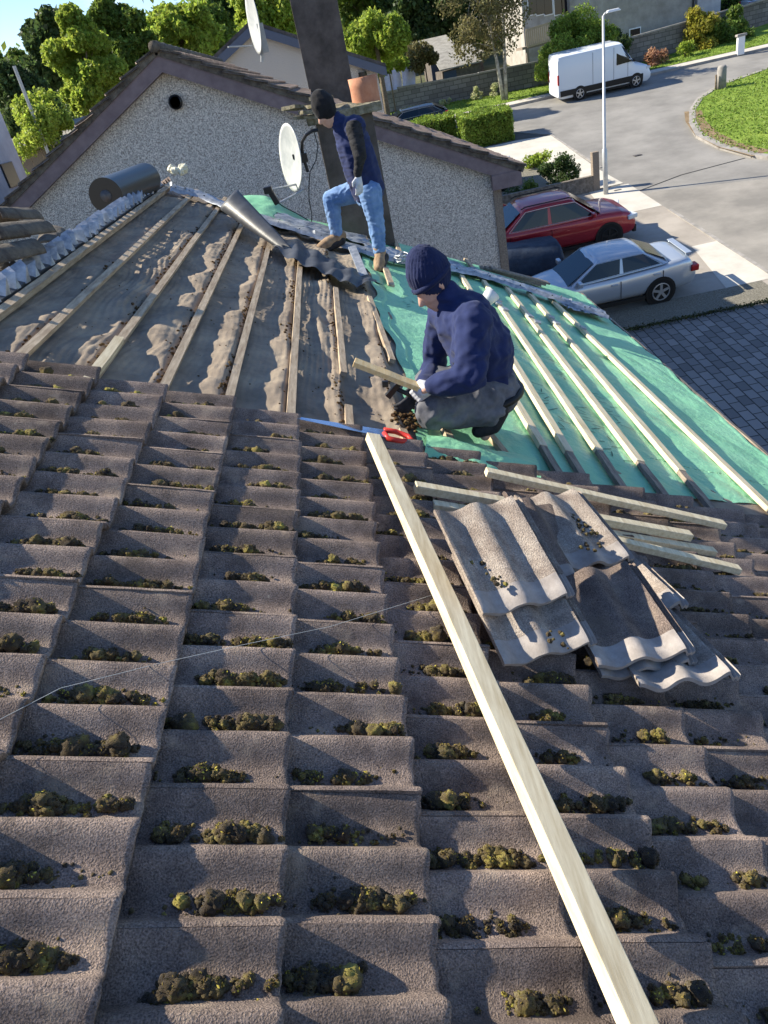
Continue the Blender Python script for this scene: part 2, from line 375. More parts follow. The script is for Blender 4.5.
# folded lower flap of membrane by the kneeling man
vs,fs=grid(lambda a,b:rp(.86+.62*a+.05*b,3.12+.28*b+.02*math.sin(a*9),-.008+.03*math.sin(b*3.1)*(1+.5*math.sin(a*5))+.006*fbm((a*8,b*6,1),3)),40,24)
o=bulk('membrane_flap',[tuple(v) for v in vs],fs,MT['green'],house); o.location=-hl
# far edge: membrane continuing left behind the verge strip
def gm2(a,b):
    u=-.62+1.6*a; v=8.35+1.15*b
    return rp(u,v,-.04+.035*fbm((u*2,v*2,9),3)+.10*math.exp(-((u+.25)/.35)**2)*b)
vs,fs=grid(gm2,90,60); o=bulk('membrane_edge',[tuple(v) for v in vs],fs,MT['green'],house); o.location=-hl
# black deck at the far left corner
slab_uv('corner_boards',[(-1.3,8.3),(-.62,8.3),(-.62,9.3),(-1.25,9.4)],-.12,-.06,MT['darkwood'])
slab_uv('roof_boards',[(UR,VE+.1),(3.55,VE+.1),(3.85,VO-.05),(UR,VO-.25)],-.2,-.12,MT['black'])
# rafters' shadowy tops are hidden; battens
def batten(u0,v0,u1,v1,m,w=.042,t=.026,h=-.034,n=5,wob=.0015,name='batten',lab=None):
    bm=bmesh.new(); bar(bm,rp(u0,v0,h+t/2),rp(u1,v1,h+t/2),w,t,NN,n,wob); o=hb(name,bm,m)
    if lab: o['label']=lab
    return o
batten(-1.01,3.1,-1.005,9.1,MT['oldwood'],h=-.02,n=9)
batten(-.69,3.15,-.69,9.2,MT['oldwood'],n=9); batten(-.69,3.12,-.69,3.75,MT['newwood'],.044,.03,h=-.015)
batten(-.39,3.2,-.39,9.2,MT['oldwood'],n=9); batten(-.09,3.2,-.085,7.5,MT['oldwood'],n=7); batten(.21,3.2,.215,7.2,MT['oldwood'],n=7)
batten(.505,4.08,.52,6.15,MT['oldwood'],.04,lab='short sawn length of old batten'); batten(.85,4.55,.81,6.15,MT['oldwood'],.04)
batten(.50,3.15,.51,3.58,MT['oldwood'],.04); batten(.80,3.12,.79,3.42,MT['oldwood'],.04)
batten(1.085,3.12,1.04,3.65,MT['oldwood']); batten(1.40,3.15,1.30,3.75,MT['oldwood'])
for (u0,v0,u1,v1) in ((1.64,3.62,1.72,8.3),(1.80,3.62,2.04,8.3),(2.04,3.75,2.32,8.35),(2.30,3.72,2.60,8.35),(2.58,3.72,2.89,8.4),(3.03,3.4,3.16,8.4)):
    batten(u0,v0,u1,v1,MT['newwood'],.05,.03,n=4,wob=.001)
    k=(u1-u0)/(v1-v0)
    batten(u0-k*(v0-3.05)-.004,3.05,u0-.002,v0-.003,MT['darkwood'],.044,.027)
# frayed light/dark spacers (splits) on the far end of new battens
for (u,v) in ((2.22,7.2),(2.5,7.0),(2.24,7.0),(2.53,6.8),(2.25,7.35),(2.8,7.2),(2.79,7.0),(3.12,7.1)):
    bm=bmesh.new(); box(bm,rp(u,v,.004),(.06,.09,.018),RB@Matrix.Rotation(random.uniform(-.3,.3),3,'Z')); o=hb('packing_piece',bm,MT['galv'])
bm=bmesh.new(); bar(bm,rp(1.06,6.75,-.005),rp(1.07,7.5,.0),.06,.02,NN); hb('batten',bm,MT['oldwood'])
# verge edge boards, nails of the far edge
for u in (.95,1.35,1.75,2.3):
    batten(u,8.5,u+.02,9.5,MT['oldwood'],.05,h=-.02)
# eave : rough edge of timber, fascia, gutter
bm=bmesh.new(); n=60; pts=[rp(eave(v)+.045+.016*noise.noise(Vector((v*4,0,0))),v,-.055+.012*noise.noise(Vector((v*6,3,0)))) for v in np.linspace(VN,VO,n)]
for a,b in zip(pts[:-1],pts[1:]): bar(bm,a,b,.035,.03,NN)
hb('eave_batten',bm,MT['darkwood'])
e0=rp(eave(VN),VN,-.12); e1=rp(eave(VO),VO,-.12)
bm=bmesh.new(); bar(bm,e0+Vector((-.02,0,-.12)),e1+Vector((-.02,0,-.12)),.03,.2); hb('fascia',bm,MT['fascia'])
# walls of the house
W=MT['pebble']=mat('pebbledash',(.26,.215,.185),(.90,.82,.74),70,rough=.95,bump=1,bscale=60,bdist=.02,detail=3,ramp=(.38,.62),c3=(.56,.535,.485))
xr=rp(UR,0,0).x; zr=rp(UR,0,-.28).z-.1; xE=rp(3.4,0,-.25).x; zE=rp(3.4,0,-.25).z-.1; xL=2*xr-xE
bm=bmesh.new(); prism(bm,[(xL,VN+.1,-9.5),(xE,VN+.1,-9.5),(xE,VN+.1,zE),(xr,VN+.1,zr),(xL,VN+.1,zE)],(0,VO-.25-VN-.1,0)); hb('wall',bm,W)
# back slope (other side of the ridge)
def rq(u,v,h): p=rp(u,v,h); rx=rp(UR,0,0).x; return Vector((2*rx-p.x,p.y,p.z))
vs,fs=grid(lambda a,b: rq(UR+4.7*a,-1.6+(VO+1.5)*b,-.03+.045*((a*4.7)%.3)/.3+profile((-1.6+(VO+1.5)*b))) ,64,420)
o=bulk('back_slope_tiles',[tuple(v) for v in vs],fs,MT['tile'],house,True); o.location=-hl
a_=o.data.attributes.new('tint','FLOAT','POINT'); a_.data.foreach_set('value',[.5]*len(vs))
# ridge: crimped metal roll with pointed fins
bm=bmesh.new(); v=4.0
p0,p1=rp(UR+.0,3.75,.0),rp(UR+.0,8.75,.01); bar(bm,p0,p1,.11,.02,NN,30,.004)
hb('ridge_strip',bm,MT['rubber'])
v=3.85
while v<8.75:
    bm=bmesh.new(); jx=random.uniform(-.012,.012); hg=.062+.02*random.random(); lean=random.uniform(-.02,.03)
    a=[bm.verts.new(rp(UR+x+jx,v+y,h)) for x,y,h in ((.055,-.03,.008),(.06,.035,.008),(-.05,.05,.012),(-.055,-.045,.012))]
    t0=bm.verts.new(rp(UR+.035+jx,v+.005+lean,.03+hg*.8)); t1=bm.verts.new(rp(UR-.045+jx,v-.012+lean,.02+hg*.6)); t2=bm.verts.new(rp(UR-.005+jx,v+.03+lean,.03+hg))
    bm.faces.new((a[0],a[1],t2,t0)); bm.faces.new((a[1],a[2],t1,t2)); bm.faces.new((a[2],a[3],t1)); bm.faces.new((a[3],a[0],t0,t1)); bm.faces.new((t0,t2,t1))
    hb('ridge_fin',bm,MT['galv']); v+=.15+random.uniform(-.008,.008)
bm=bmesh.new(); bar(bm,rp(UR,3.8,.005),rp(UR,3.82,.005),.02,.01,NN)
hb('ridge_clip',bm,MT['galv'])
bm=bmesh.new(); bar(bm,rp(UR+.095,3.2,-.012),rp(UR+.095,8.75,-.012),.042,.04,NN,8,.002); hb('ridge_board',bm,MT['oldwood'])
# verge strip : perforated galvanised ribbon
pts=[(-1.2,8.55),(-.93,8.62),(-.54,8.33),(-.1,8.2),(.37,8.1),(.86,7.95),(1.29,8.0),(1.75,8.25),(2.23,8.45),(2.6,8.4),(3.0,8.34),(3.35,8.15),(3.72,8.0)]
bm=bmesh.new(); N_=150; prev=None
def cr(t):
    x=t*(len(pts)-1); i=min(int(x),len(pts)-2); f=x-i
    P=[Vector(pts[max(0,min(len(pts)-1,i+k))]) for k in (-1,0,1,2)]
    return .5*((2*P[1])+(P[2]-P[0])*f+(2*P[0]-5*P[1]+4*P[2]-P[3])*f*f+(3*P[1]-P[0]-3*P[2]+P[3])*f**3)
for i in range(N_+1):
    t=i/N_; p=cr(t); row=[]
    for k,(dv,dh) in enumerate(((-.10,.0),(-.07,.035),(-.03,.025),(.02,.03),(.07,.045),(.12,.02),(.16,.0))):
        h=.012+dh+.012*noise.noise(Vector((t*40,k*.7,0)))+.01*noise.noise(Vector((t*110,k*.5,4)))
        row.append(bm.verts.new(rp(p.x,p.y+dv,h)))
    if prev:
        for k in range(6): bm.faces.new((prev[k],row[k],row[k+1],prev[k+1]))
    prev=row
vst=hb('verge_strip',bm,MT['galv'],smooth=True)
for i in range(3,N_,6):
    p=cr(i/N_); bm=bmesh.new()
    bmesh.ops.create_icosphere(bm,subdivisions=1,radius=.011,matrix=Matrix.Translation(rp(p.x,p.y-.05,.045)))
    o=obj('nail_hole',bm,MT['black'],vst)
# bent clips standing out of the strip
for i in range(14):
    bm=bmesh.new()
    p=cr(random.random()); b=rp(p.x+random.uniform(-.05,.05),p.y+random.uniform(-.1,.1),.03); q=b+Vector((random.uniform(-.05,.05),random.uniform(-.05,.05),random.uniform(.02,.05)))
    bar(bm,b,q,.03,.004); obj('clip',bm,MT['galv'],vst)
# ripped mesh/lead scraps near chimney foot and eave end of the strip
LEAD=mat('lead_flashing',(.22,.25,.30),(.42,.46,.52),12,rough=.5,metal=.4,bump=.6,bscale=20,bdist=.01)
for n_,(u,v,su,sv) in enumerate(((.45,8.75,1.1,.5),(3.5,8.2,.55,.5),(1.2,8.45,.6,.45),(2.2,8.7,.9,.3))):
    vs,fs=grid(lambda a,b:rp(u+su*(a-.5)+.05*noise.noise(Vector((b*4,n_,0))),v+sv*(b-.5)+.05*noise.noise(Vector((a*5,n_,3))),.0+.035*abs(fbm((a*5,b*5,n_*3),3))),34,24)
    o=bulk('lead_flashing',[tuple(q) for q in vs],fs,LEAD,house); o.location=-hl
# printed scribble marks on the membrane
INK=mat('faded_ink',(.02,.09,.065),rough=.6)
def marks(u,v,n,sc,seed):
    r=random.Random(seed); bm=bmesh.new()
    for i in range(n):
        a=u+r.uniform(-.05,.05)*sc; b=v+i*.055*sc; da=r.uniform(.03,.09)*sc*r.choice((-1,1)); db=r.uniform(-.035,.05)*sc
        if r.random()<.25: da*=.2; db=.06*sc
        p,q=(a-da/2,b-db/2),(a+da/2,b+db/2); pr=None
        for s in range(5):
            x=p[0]+(q[0]-p[0])*s/4; y=p[1]+(q[1]-p[1])*s/4
            c=rp(x,y,gh(x,y)+.004); w=.0035
            d=Vector((-(q[1]-p[1]),(q[0]-p[0]))).normalized()*w
            l=bm.verts.new(rp(x+d.x,y+d.y,gh(x,y)+.004)); k=bm.verts.new(rp(x-d.x,y-d.y,gh(x,y)+.004))
            if pr: bm.faces.new((pr[0],l,k,pr[1]))
            pr=(l,k)
    o=hb('printed_marks',bm,INK); o['kind']='stuff'
for q in ((1.93,4.05,13,1.3,1),(2.2,3.75,14,1.2,2),(1.95,5.6,13,1.2,3),(2.33,5.2,11,1.1,4),(2.5,4.4,11,1.1,5),(2.75,5.6,10,1.0,6),(1.2,6.3,8,1.0,7)): marks(*q)
# chimney
yc=9.15
cl=at(338,228,yc); cr_=at(396,246,yc); x0,x1=cl.x,cr_.x
zb=min(cl.z,cr_.z)-.25; ztop=at(350,112,yc).z
ch=empty('chimney',(0,0,0)); ch.parent=house; ch.location=-hl
print('chimney',x0,x1,zb,ztop)
bm=bmesh.new(); box(bm,((x0+x1)/2,yc+.3,(zb+ztop)/2),(x1-x0,.6,ztop-zb)); obj('stack',bm,MT['render_dark'],ch,bev=.01)
bm=bmesh.new()
vs,fs=grid(lambda a,b:Vector((x0-.09+(x1-x0+.2)*a,yc-.1+.8*b,ztop+.03+.035*fbm((a*4,b*4,0),3)+.05*math.sin(math.pi*a)*math.sin(math.pi*b))),30,30)
cap=bulk('chimney_cap',[tuple(v) for v in vs],fs,MT['stonecap'],ch)
bm=bmesh.new(); box(bm,((x0+x1)/2+.01,yc+.3,ztop-.0),(x1-x0+.2,.8,.09)); obj('cap_slab',bm,MT['stonecap'],ch,bev=.01)
bm=bmesh.new(); pc=at(364,88,yc+.3); pr_=.16
tube(bm,[(pc.x,yc+.3,ztop+.02),(pc.x,yc+.3,ztop+.2),(pc.x,yc+.3,ztop+.30),(pc.x,yc+.3,ztop+.30),(pc.x,yc+.3,ztop+.1)],[pr_,pr_*.98,pr_*1.02,pr_*.8,pr_*.78],24,False); obj('chimney_pot',bm,MT['terra'],ch,True)
for i,(dx,dy) in enumerate(((-.12,-.08),(-.04,-.12),(.03,-.03),(-.2,.02),(.1,.05))):
    bm=bmesh.new(); box(bm,(x0+dx+.02,yc+dy+.02,ztop+.05+.035*i),(.24,.2,.035),Matrix.Rotation(.3*i,3,'Z')@Matrix.Rotation(.15,3,'Y')); obj('broken_tile',bm,MT['stonecap'],ch)
# felt debris crumbs
P=[];Rd=[]
for b in BAT:
    for _ in range(190):
        v=random.uniform(3.25,8); 
        if noise.noise(Vector((b*3,v*1.8,4)))<-.05: continue
        u=b-.022-abs(random.gauss(0,.022)); 
        if u>.86: continue
        P.append(rp(u,v,felt_h(u,v)+.004)); Rd.append(random.uniform(.003,.010))
for _ in range(260):
    u=random.uniform(UR+.2,.85); v=random.uniform(3.2,7.6); P.append(rp(u,v,felt_h(u,v)+.002)); Rd.append(random.uniform(.002,.006))
for _ in range(60):
    u=.83+random.gauss(0,.05); v=3.62+random.gauss(0,.09); P.append(rp(u,v,-.02)); Rd.append(random.uniform(.008,.018))
d=lumps('crumbled_moss_debris',P,Rd,MT['debris'],None,.7,NN); tag(d,None,None,None,'stuff')
# ---------------- moss in the tile troughs
P=[];Rd=[]
for k in range(-5,12):
    u0=-.05+.3*k
    for j in range(0,34):
        for half in (0,1):
            v1=VE-.30*(j//1)+(.02 if k%2 else -.01)
            if j>16: continue
            vt=v1-.30+.005+half*.15+.062      # trough centre, just beyond the nearer roll
            if vt<-.6 or u0<UR-.1 or u0>3.6: continue
            dens=1.0 if u0<.9 else .85
            if random.random()>dens: continue
            for cl_ in range(random.choice((2,2,3,3,4,4)) if u0<.9 else random.choice((1,1,2,2,3))):
                c=random.uniform(.05,.24); L=random.uniform(.018,.045); n=random.randint(10,24); big=random.uniform(.8,1.4)*(1 if u0<.9 else .85)
                for q in range(n):
                    a_,b_=random.gauss(0,1),random.gauss(0,1); uu=u0+min(.288,max(.010,c+a_*L)); dv=b_*.0105
                    hump=math.exp(-(a_*a_+b_*b_)/2.2); r=(.0045+.0085*random.random()*(.35+hump))*big*(1.45 if q<3 else 1)
                    P.append(rp(uu,vt+dv,-.030+.041*(uu-u0)/.3+r*.3+.016*hump*big*random.random())); Rd.append(r)
                    for _ in range(3):
                        t_=random.uniform(.55,1.0)*r; th=random.uniform(0,6.28); z0=random.random(); k_=math.sqrt(max(0,1-z0*z0)); p_=P[-1] if _==0 else p_
                        P.append(p_+Vector(DD)*math.cos(th)*t_*k_+Vector((0,1,0))*math.sin(th)*t_*k_+Vector(NN)*t_*z0*.8); Rd.append(random.uniform(.0018,.0040)*big)
            if random.random()<.75:
                c=random.uniform(.06,.22)
                for q in range(random.randint(14,34)):
                    uu=u0+min(.288,max(.008,c+random.gauss(0,.055))); dv=random.gauss(0,.013); r=random.uniform(.0025,.0060)
                    P.append(rp(uu,vt+dv,-.030+.041*(uu-u0)/.3+r*.4+6*dv*dv)); Rd.append(r)
            # crumbs and small tufts about it
            for _ in range(random.randint(2,7)):
                uu=u0+random.uniform(.02,.28); dv=random.gauss(0,.02); r=random.uniform(.002,.006)
                P.append(rp(uu,vt+dv,-.030+.041*(uu-u0)/.3+.002)); Rd.append(r)
print('moss',len(P))
mo=lumps('moss',P,Rd,MT['moss'],None,.8,NN); tag(mo,None,None,None,'stuff')

idx=[i for i in range(len(P)) if Rd[i]>.0058 and P[i].y<2.9]
cc=np.array([P[i][:] for i in idx]); rr_=np.array([Rd[i] for i in idx]); K_=16
cc=np.repeat(cc,K_,0); rr_=np.repeat(rr_,K_); d_=rng.normal(size=cc.shape); d_/=np.linalg.norm(d_,axis=1)[:,None]; d_=d_*np.sign(d_@NN+.35)[:,None]
ft=leaves('moss',cc+d_*(rr_*rng.uniform(.82,1.12,len(rr_)))[:,None],None,.0068,MT['moss_tip'],None,.45); ft['kind']='stuff'; print('tips',len(cc))
# ================================================================ LOOSE THINGS ON THE ROOF
def timber(p0,p1,w,t,m,label,group=None,cat='timber',name='timber_batten',up=NN):
    p0=Vector(p0);p1=Vector(p1); c=(p0+p1)/2; bm=bmesh.new(); bar(bm,p0-c,p1-c,w,t,up,6,.0012)
    o=obj(name,bm,m,None,False,.0025); o.location=c; return tag(o,label,cat,group)
a=uv(374,432,.10); b=uv(645,1040,.10)
timber(rp(a[0],a[1],.075),rp(b[0],b[1],.10),.062,.038,MT['newwood'],'long pale pine batten lying diagonally across the mossy tiles','loose new battens on the tiles')
def tpx(p,q,h,w,t,label,m=None):
    a=uv(*p,h); b=uv(*q,h); return timber(rp(a[0],a[1],h),rp(b[0],b[1],h),w,t,m or MT['newwood'],label,'loose new battens on the tiles')
tpx((486,472),(724,525),.085,.05,.03,'topmost pale batten reaching furthest left-to-right under the green membrane edge')
tpx((415,487),(690,536),.07,.048,.036,'pale batten whose left end pokes out beside the long diagonal batten')
tpx((433,505),(714,552),.035,.045,.03,'short-looking pale batten passing beneath the loose tiles')
tpx((612,540),(739,570),.05,.045,.03,'lowest pale batten sticking out right of the loose tile pile')
# held batten
p0=at(354,362,3.50); p1=at(416,386,3.44)
MT['pine']=mat('yellow_pine',(.74,.50,.22),(.86,.66,.36),5,rough=.7,bump=.25,bscale=50,bdist=.002,stretch=(10,1,10),detail=8)
timber(p0,p1+ (p1-p0)*.12,.05,.028,MT['pine'],'pale batten end held in the gloved hand of the kneeling man',None,up=(0,-.12,1))
# loose roof tile: length along x, width along y, lying on z
def loose_tile_mesh():
    bm=bmesh.new(); nx,ny=26,46; Lx,Wy=.42,.332
    def hh(y):
        s=y+Wy/2
        if s>.300: return .004 if (int((s-.300)/.008)%2) else .012
        return .030*(.5+.5*math.cos(2*math.pi*s/.15))**1.15
    top=[];bot=[]
    for i in range(nx+1):
        rt=[];rb=[]
        for j in range(ny+1):
            x=-Lx/2+Lx*i/nx; y=-Wy/2+Wy*j/ny
            e=.004*noise.noise(Vector((y*30,i//26*5,2))) if i in (0,nx) else 0
            z=hh(y)+.0012*noise.noise(Vector((x*50,y*50,0)))
            rt.append(bm.verts.new((x+e,y,z+.018-(.004 if i in(0,nx) else 0)))); rb.append(bm.verts.new((x,y,z)))
        top.append(rt);bot.append(rb)
    for i in range(nx):
        for j in range(ny):
            f=bm.faces.new((top[i][j],top[i+1][j],top[i+1][j+1],top[i][j+1])); f.smooth=True
            f.material_index=1 if i>=nx-5-int(1.5*noise.noise(Vector((j*.3,1,1)))) else 0
            bm.faces.new((bot[i][j],bot[i][j+1],bot[i+1][j+1],bot[i+1][j])).smooth=True
    for j in range(ny):
        for i,fl in ((0,0),(nx,1)):
            q=(top[i][j],top[i][j+1],bot[i][j+1],bot[i][j]); f=bm.faces.new(q if not fl else q[::-1]); f.material_index=1 if fl else 0
    for i in range(nx):
        for j,fl in ((0,1),(ny,0)):
            q=(top[i][j],top[i+1][j],bot[i+1][j],bot[i][j]); bm.faces.new(q[::-1] if not fl else q)
    me=bpy.data.meshes.new('roof_tile'); bmesh.ops.recalc_face_normals(bm,faces=bm.faces); bm.to_mesh(me); bm.free()
    me.materials.append(MT['tile_light']); me.materials.append(MT['tile_clean']); me.set_sharp_from_angle(angle=R(40)); return me
TM=loose_tile_mesh(); firstt=None
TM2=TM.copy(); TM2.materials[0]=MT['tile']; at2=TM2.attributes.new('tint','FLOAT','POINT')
def ltile(c,d,h,label,roll=0,pitch=0,me=None):
    """c = pixel of centre, d = pixel pair giving the length direction (head end last)"""
    a=uv(*d[0],h); b=uv(*d[1],h); ang=math.atan2(b[1]-a[1],b[0]-a[0]); u,v=uv(*c,h)
    o=bpy.data.objects.new('roof_tile',me or TM); C.objects.link(o)
    mm=(RB@Matrix.Rotation(ang,3,'Z')@Matrix.Rotation(roll,3,'X')@Matrix.Rotation(pitch,3,'Y')).to_4x4(); mm.translation=rp(u,v,h); o.matrix_world=mm
    return tag(o,label,'roof tile','loose tiles piled on the roof')
R1=((.1938,.9447,.2644),(-.8176,.3045,-.4888),(-.5423,-.1215,.8314)); R1b=((.1689,.947,.2732),(-.902,.2603,-.3445),(-.3974,-.1882,.8982)); R3=((.092,.9826,.1614),(-.9833,.1153,-.1411),(-.1572,-.1457,.9768))
R2=((.2186,.916,.3365),(-.938,.2923,-.1862),(-.2689,-.2749,.9231)); R5=((.1267,.9777,.1673),(-.9894,.1124,.0922),(.0714,-.1772,.9816)); R4=((.073,.9867,.145),(-.9894,.0534,.1349),(.1253,-.1533,.9802))
def ptile(Rr,c,h,label,me=None,dx=(0,0)):
    c=np.array(c,float); c=c*((h-H)/float(NN@c))
    o=bpy.data.objects.new('roof_tile',me or TM); C.objects.link(o); mm=Matrix(Rr).to_4x4(); mm.translation=Vector(c)+Vector(rp(dx[0],dx[1],0))-rp(0,0,0); o.matrix_world=mm
    return tag(o,label,'roof tile','loose tiles piled on the roof')
ptile(R4,(.8457,2.0793,-2.1129),.055,'outermost right loose tile of the pile with only its pale scalloped edge showing',dx=(.02,0))
ptile(R5,(.7722,2.3216,-1.952),.045,'light grey loose tile edge showing just right of the upper right tile',dx=(.03,.0))
ptile(R3,(.7145,2.0739,-1.9532),.075,'loose tile directly under the dark half-shaded tile, its pale wavy edge showing')
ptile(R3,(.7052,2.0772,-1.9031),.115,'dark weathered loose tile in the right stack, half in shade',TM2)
ptile(R2,(.7288,2.7161,-1.931),.10,'upper right loose tile with a moss patch in its channel, below the battens')
ptile(R1b,(.3149,1.8484,-1.5479),.115,'lower left loose tile partly covered by the uppermost one')
ptile(R1b,(.3001,2.0471,-1.4975),.198,'uppermost left loose tile with moss tufts, tilted toward the camera')
ptile(R1b,(.3149,1.8484,-1.5479),.075,'bottom tile of the left stack, almost hidden, near the long diagonal batten',dx=(-.01,.12))
bmx=Matrix(R1b)@Matrix.Rotation(-.5,3,'X')
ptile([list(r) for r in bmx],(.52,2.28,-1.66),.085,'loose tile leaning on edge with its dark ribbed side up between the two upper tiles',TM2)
P=[];Rd=[]
for (px,py,n,s) in ((484,562,16,.018),(492,580,12,.013),(531,560,4,.01),(585,530,30,.03),(572,515,10,.014),(508,508,8,.014),(555,640,8,.02),(588,548,8,.014)):
    u,v=uv(px,py,.185 if px<540 else .13)
    for _ in range(n): P.append(rp(u+random.gauss(0,s),v+random.gauss(0,s*1.4),(.185 if px<540 else .13)+random.random()*.008)); Rd.append(random.uniform(.004,.009))
tag(lumps('moss_on_loose_tiles',P,Rd,MT['moss'],None,.8,NN),kind='stuff')
# hand saw
blue=mat('saw_steel',(.30,.42,.62),rough=.25,metal=.8); red=mat('red_plastic',(.5,.04,.03),rough=.4)
sw=empty('hand_saw',rp(.4,3.2,.03),'hand saw with blue-tinted blade and red handle lying across the tile edge','saw'); sl_=sw.location
a=uv(297,419,.03); b=uv(386,434,.03)
A=rp(a[0],a[1],.035)-sl_; B=rp(b[0],b[1],.03)-sl_; dv=Vector((0,1,0)); k=(B-A).normalized().cross(Vector(NN)).normalized()
bm=bmesh.new(); prism(bm,[A-k*.012,B-k*.045,B+k*.045,A+k*.012],Vector(NN)*.002); obj('blade',bm,blue,sw)
t=(B-A).normalized(); bm=bmesh.new()
tube(bm,[B-k*.045,B+t*.06-k*.05,B+t*.12-k*.02,B+t*.13+k*.03,B+t*.07+k*.055,B+k*.05,B-t*.01],.014,8); obj('handle',bm,red,sw,True)
# white plastic tub, gloves, tape
cup=mat('white_tub',(.62,.64,.66),rough=.4); bm=bmesh.new(); c=at(484,297,6.6)
tube(bm,[(0,0,0),(0,0,.11),(0,0,.115),(0,0,.10),(0,0,.01)],[.055,.075,.075,.066,.045],18); o=obj('plastic_tub',bm,cup,None,True); o.location=c-Vector((0,0,.05)); o.rotation_euler=(0,R(60),R(20)); tag(o,'small white plastic tub lying behind the kneeling man','tub')
for px,py,lab in ((175,168,'left pale rolled glove on the black roll of felt at the ridge end'),(187,165,'right pale rolled glove on the black roll, nearer the verge strip')):
    pass
cream=mat('cream_foam',(.62,.58,.42),(.75,.72,.58),30,rough=.9,bump=.5)
c=at(181,171,8.7); P=[c+Vector((random.uniform(-.10,.10),random.uniform(-.06,.06),random.uniform(-.02,.04))) for _ in range(9)]
o=lumps('crumpled_bag',[p-c for p in P],[random.uniform(.03,.05) for _ in P],cream,None,.9); o.location=c; tag(o,'small crumpled cream bag at the far ridge corner','bag')
# coil of grey strap near standing man's foot
c=at(403,262,7.9); bm=bmesh.new()
for k_ in range(4):
    tube(bm,[c+Vector((.10*math.cos(t_/10*6.283+k_)*(1-.1*k_),.08*math.sin(t_/10*6.283+k_),.02+.018*k_+.01*math.sin(t_))) for t_ in range(11)],.008,6)
o=obj('strap_coil',bm,MT['galv']); tag(o,'loose coil of grey strapping beside the kneeling man\'s hat','strap')
# black roll of membrane at the ridge end
ar=at(106,196,7.1); br=at(146,179,8.3)
e_=empty('membrane_roll',ar,'black roll of roofing membrane lying along the far ridge','membrane roll')
bm=bmesh.new(); d=(br-ar); tube(bm,[(0,0,0),d],.15,32); _r=obj('roll',bm,MT['black'],e_,True); _r.data.set_sharp_from_angle(angle=R(40))
bm=bmesh.new(); tube(bm,[-d.normalized()*.006,d.normalized()*.0],[.05,.05],20); obj('core',bm,MT['rubber'],e_,True)
bm=bmesh.new(); tube(bm,[d,d*1.12],[.09,.05],16); obj('loose_end',bm,MT['black'],e_,True)
# dark sheet: curled cone part then limp strip
def sheet_thing():
    bm=bmesh.new()
    A=at(237,213,7.7); B=at(290,260,6.85)
    n=30; ring=[]
    ax=(B-A).normalized(); s=ax.cross(Vector((0,0,1))).normalized(); up=s.cross(ax)
    for i in range(n+1):
        t=i/n; c=A.lerp(B,t)+up*.05; r=.125*(1-t)**.8+.035; row=[]
        for k in range(19):
            th=-2.3+4.2*k/18; row.append(bm.verts.new(c+s*math.cos(th)*r*1.0+up*(math.sin(th)*r*.7+.05)+ax*.05*math.sin(th*2+t*3)))
        ring.append(row)
    for i in range(n):
        for k in range(18): bm.faces.new((ring[i][k],ring[i+1][k],ring[i+1][k+1],ring[i][k+1]))
    o=obj('curl',bm,MT['rubber'],None,True)
    so=o.modifiers.new('s','SOLIDIFY'); so.thickness=.004
    return o
rs=empty('rubber_sheet',(0,0,0),'long dark rubber sheet, curled at one end, lying loose below the standing man','rubber sheet')
c_=sheet_thing(); c_.parent=rs
cen=[uv(284,244,.04),uv(300,256,.04),uv(318,264,.04),uv(336,272,.04),uv(352,279,.04),uv(368,286,.03)]
def limp(a,b):
    x=a*(len(cen)-1); i=min(int(x),len(cen)-2); f=x-i; u=cen[i][0]*(1-f)+cen[i+1][0]*f; v=cen[i][1]*(1-f)+cen[i+1][1]*f
    w=.55-.25*a; vv=v+w*(b-.35); uu=u+.25*(b-.4)
    h=.03+.05*abs(noise.noise(Vector((a*5,b*2,1))))+.05*math.sin(b*3.14)*(1-a*.4)+.012*math.sin(a*30+b*8)
    return rp(uu,vv,h)
vs,fs=grid(limp,70,24); o=bulk('flat_part',[tuple(v) for v in vs],fs,MT['rubber'],rs)
# thin dark pole lying beside it
bm=bmesh.new(); bar(bm,at(352,247,7.2),at(364,276,6.6),.075,.02); o=obj('metal_offcut',bm,MT['galv'],None,False,.003); tag(o,'short shiny metal offcut lying on the dark sheet','metal offcut')
# stack of plain brown slates/boards near the far eave
for i,(px,py) in enumerate(((508,262),(518,267),(528,271))):
    c=rp(2.85+.05*i,9.15-.02*i,-.01+.022*i); bm=bmesh.new(); box(bm,(0,0,0),(.8,.14,.02),RB@Matrix.Rotation(.1*i-.12,3,'Z')); o=obj('board',bm,MT['darkwood']); o.location=c
    tag(o,('lowest of three','middle of three','top of three')[i]+' thin brown boards stacked on the far membrane edge','board','boards on the far membrane edge')
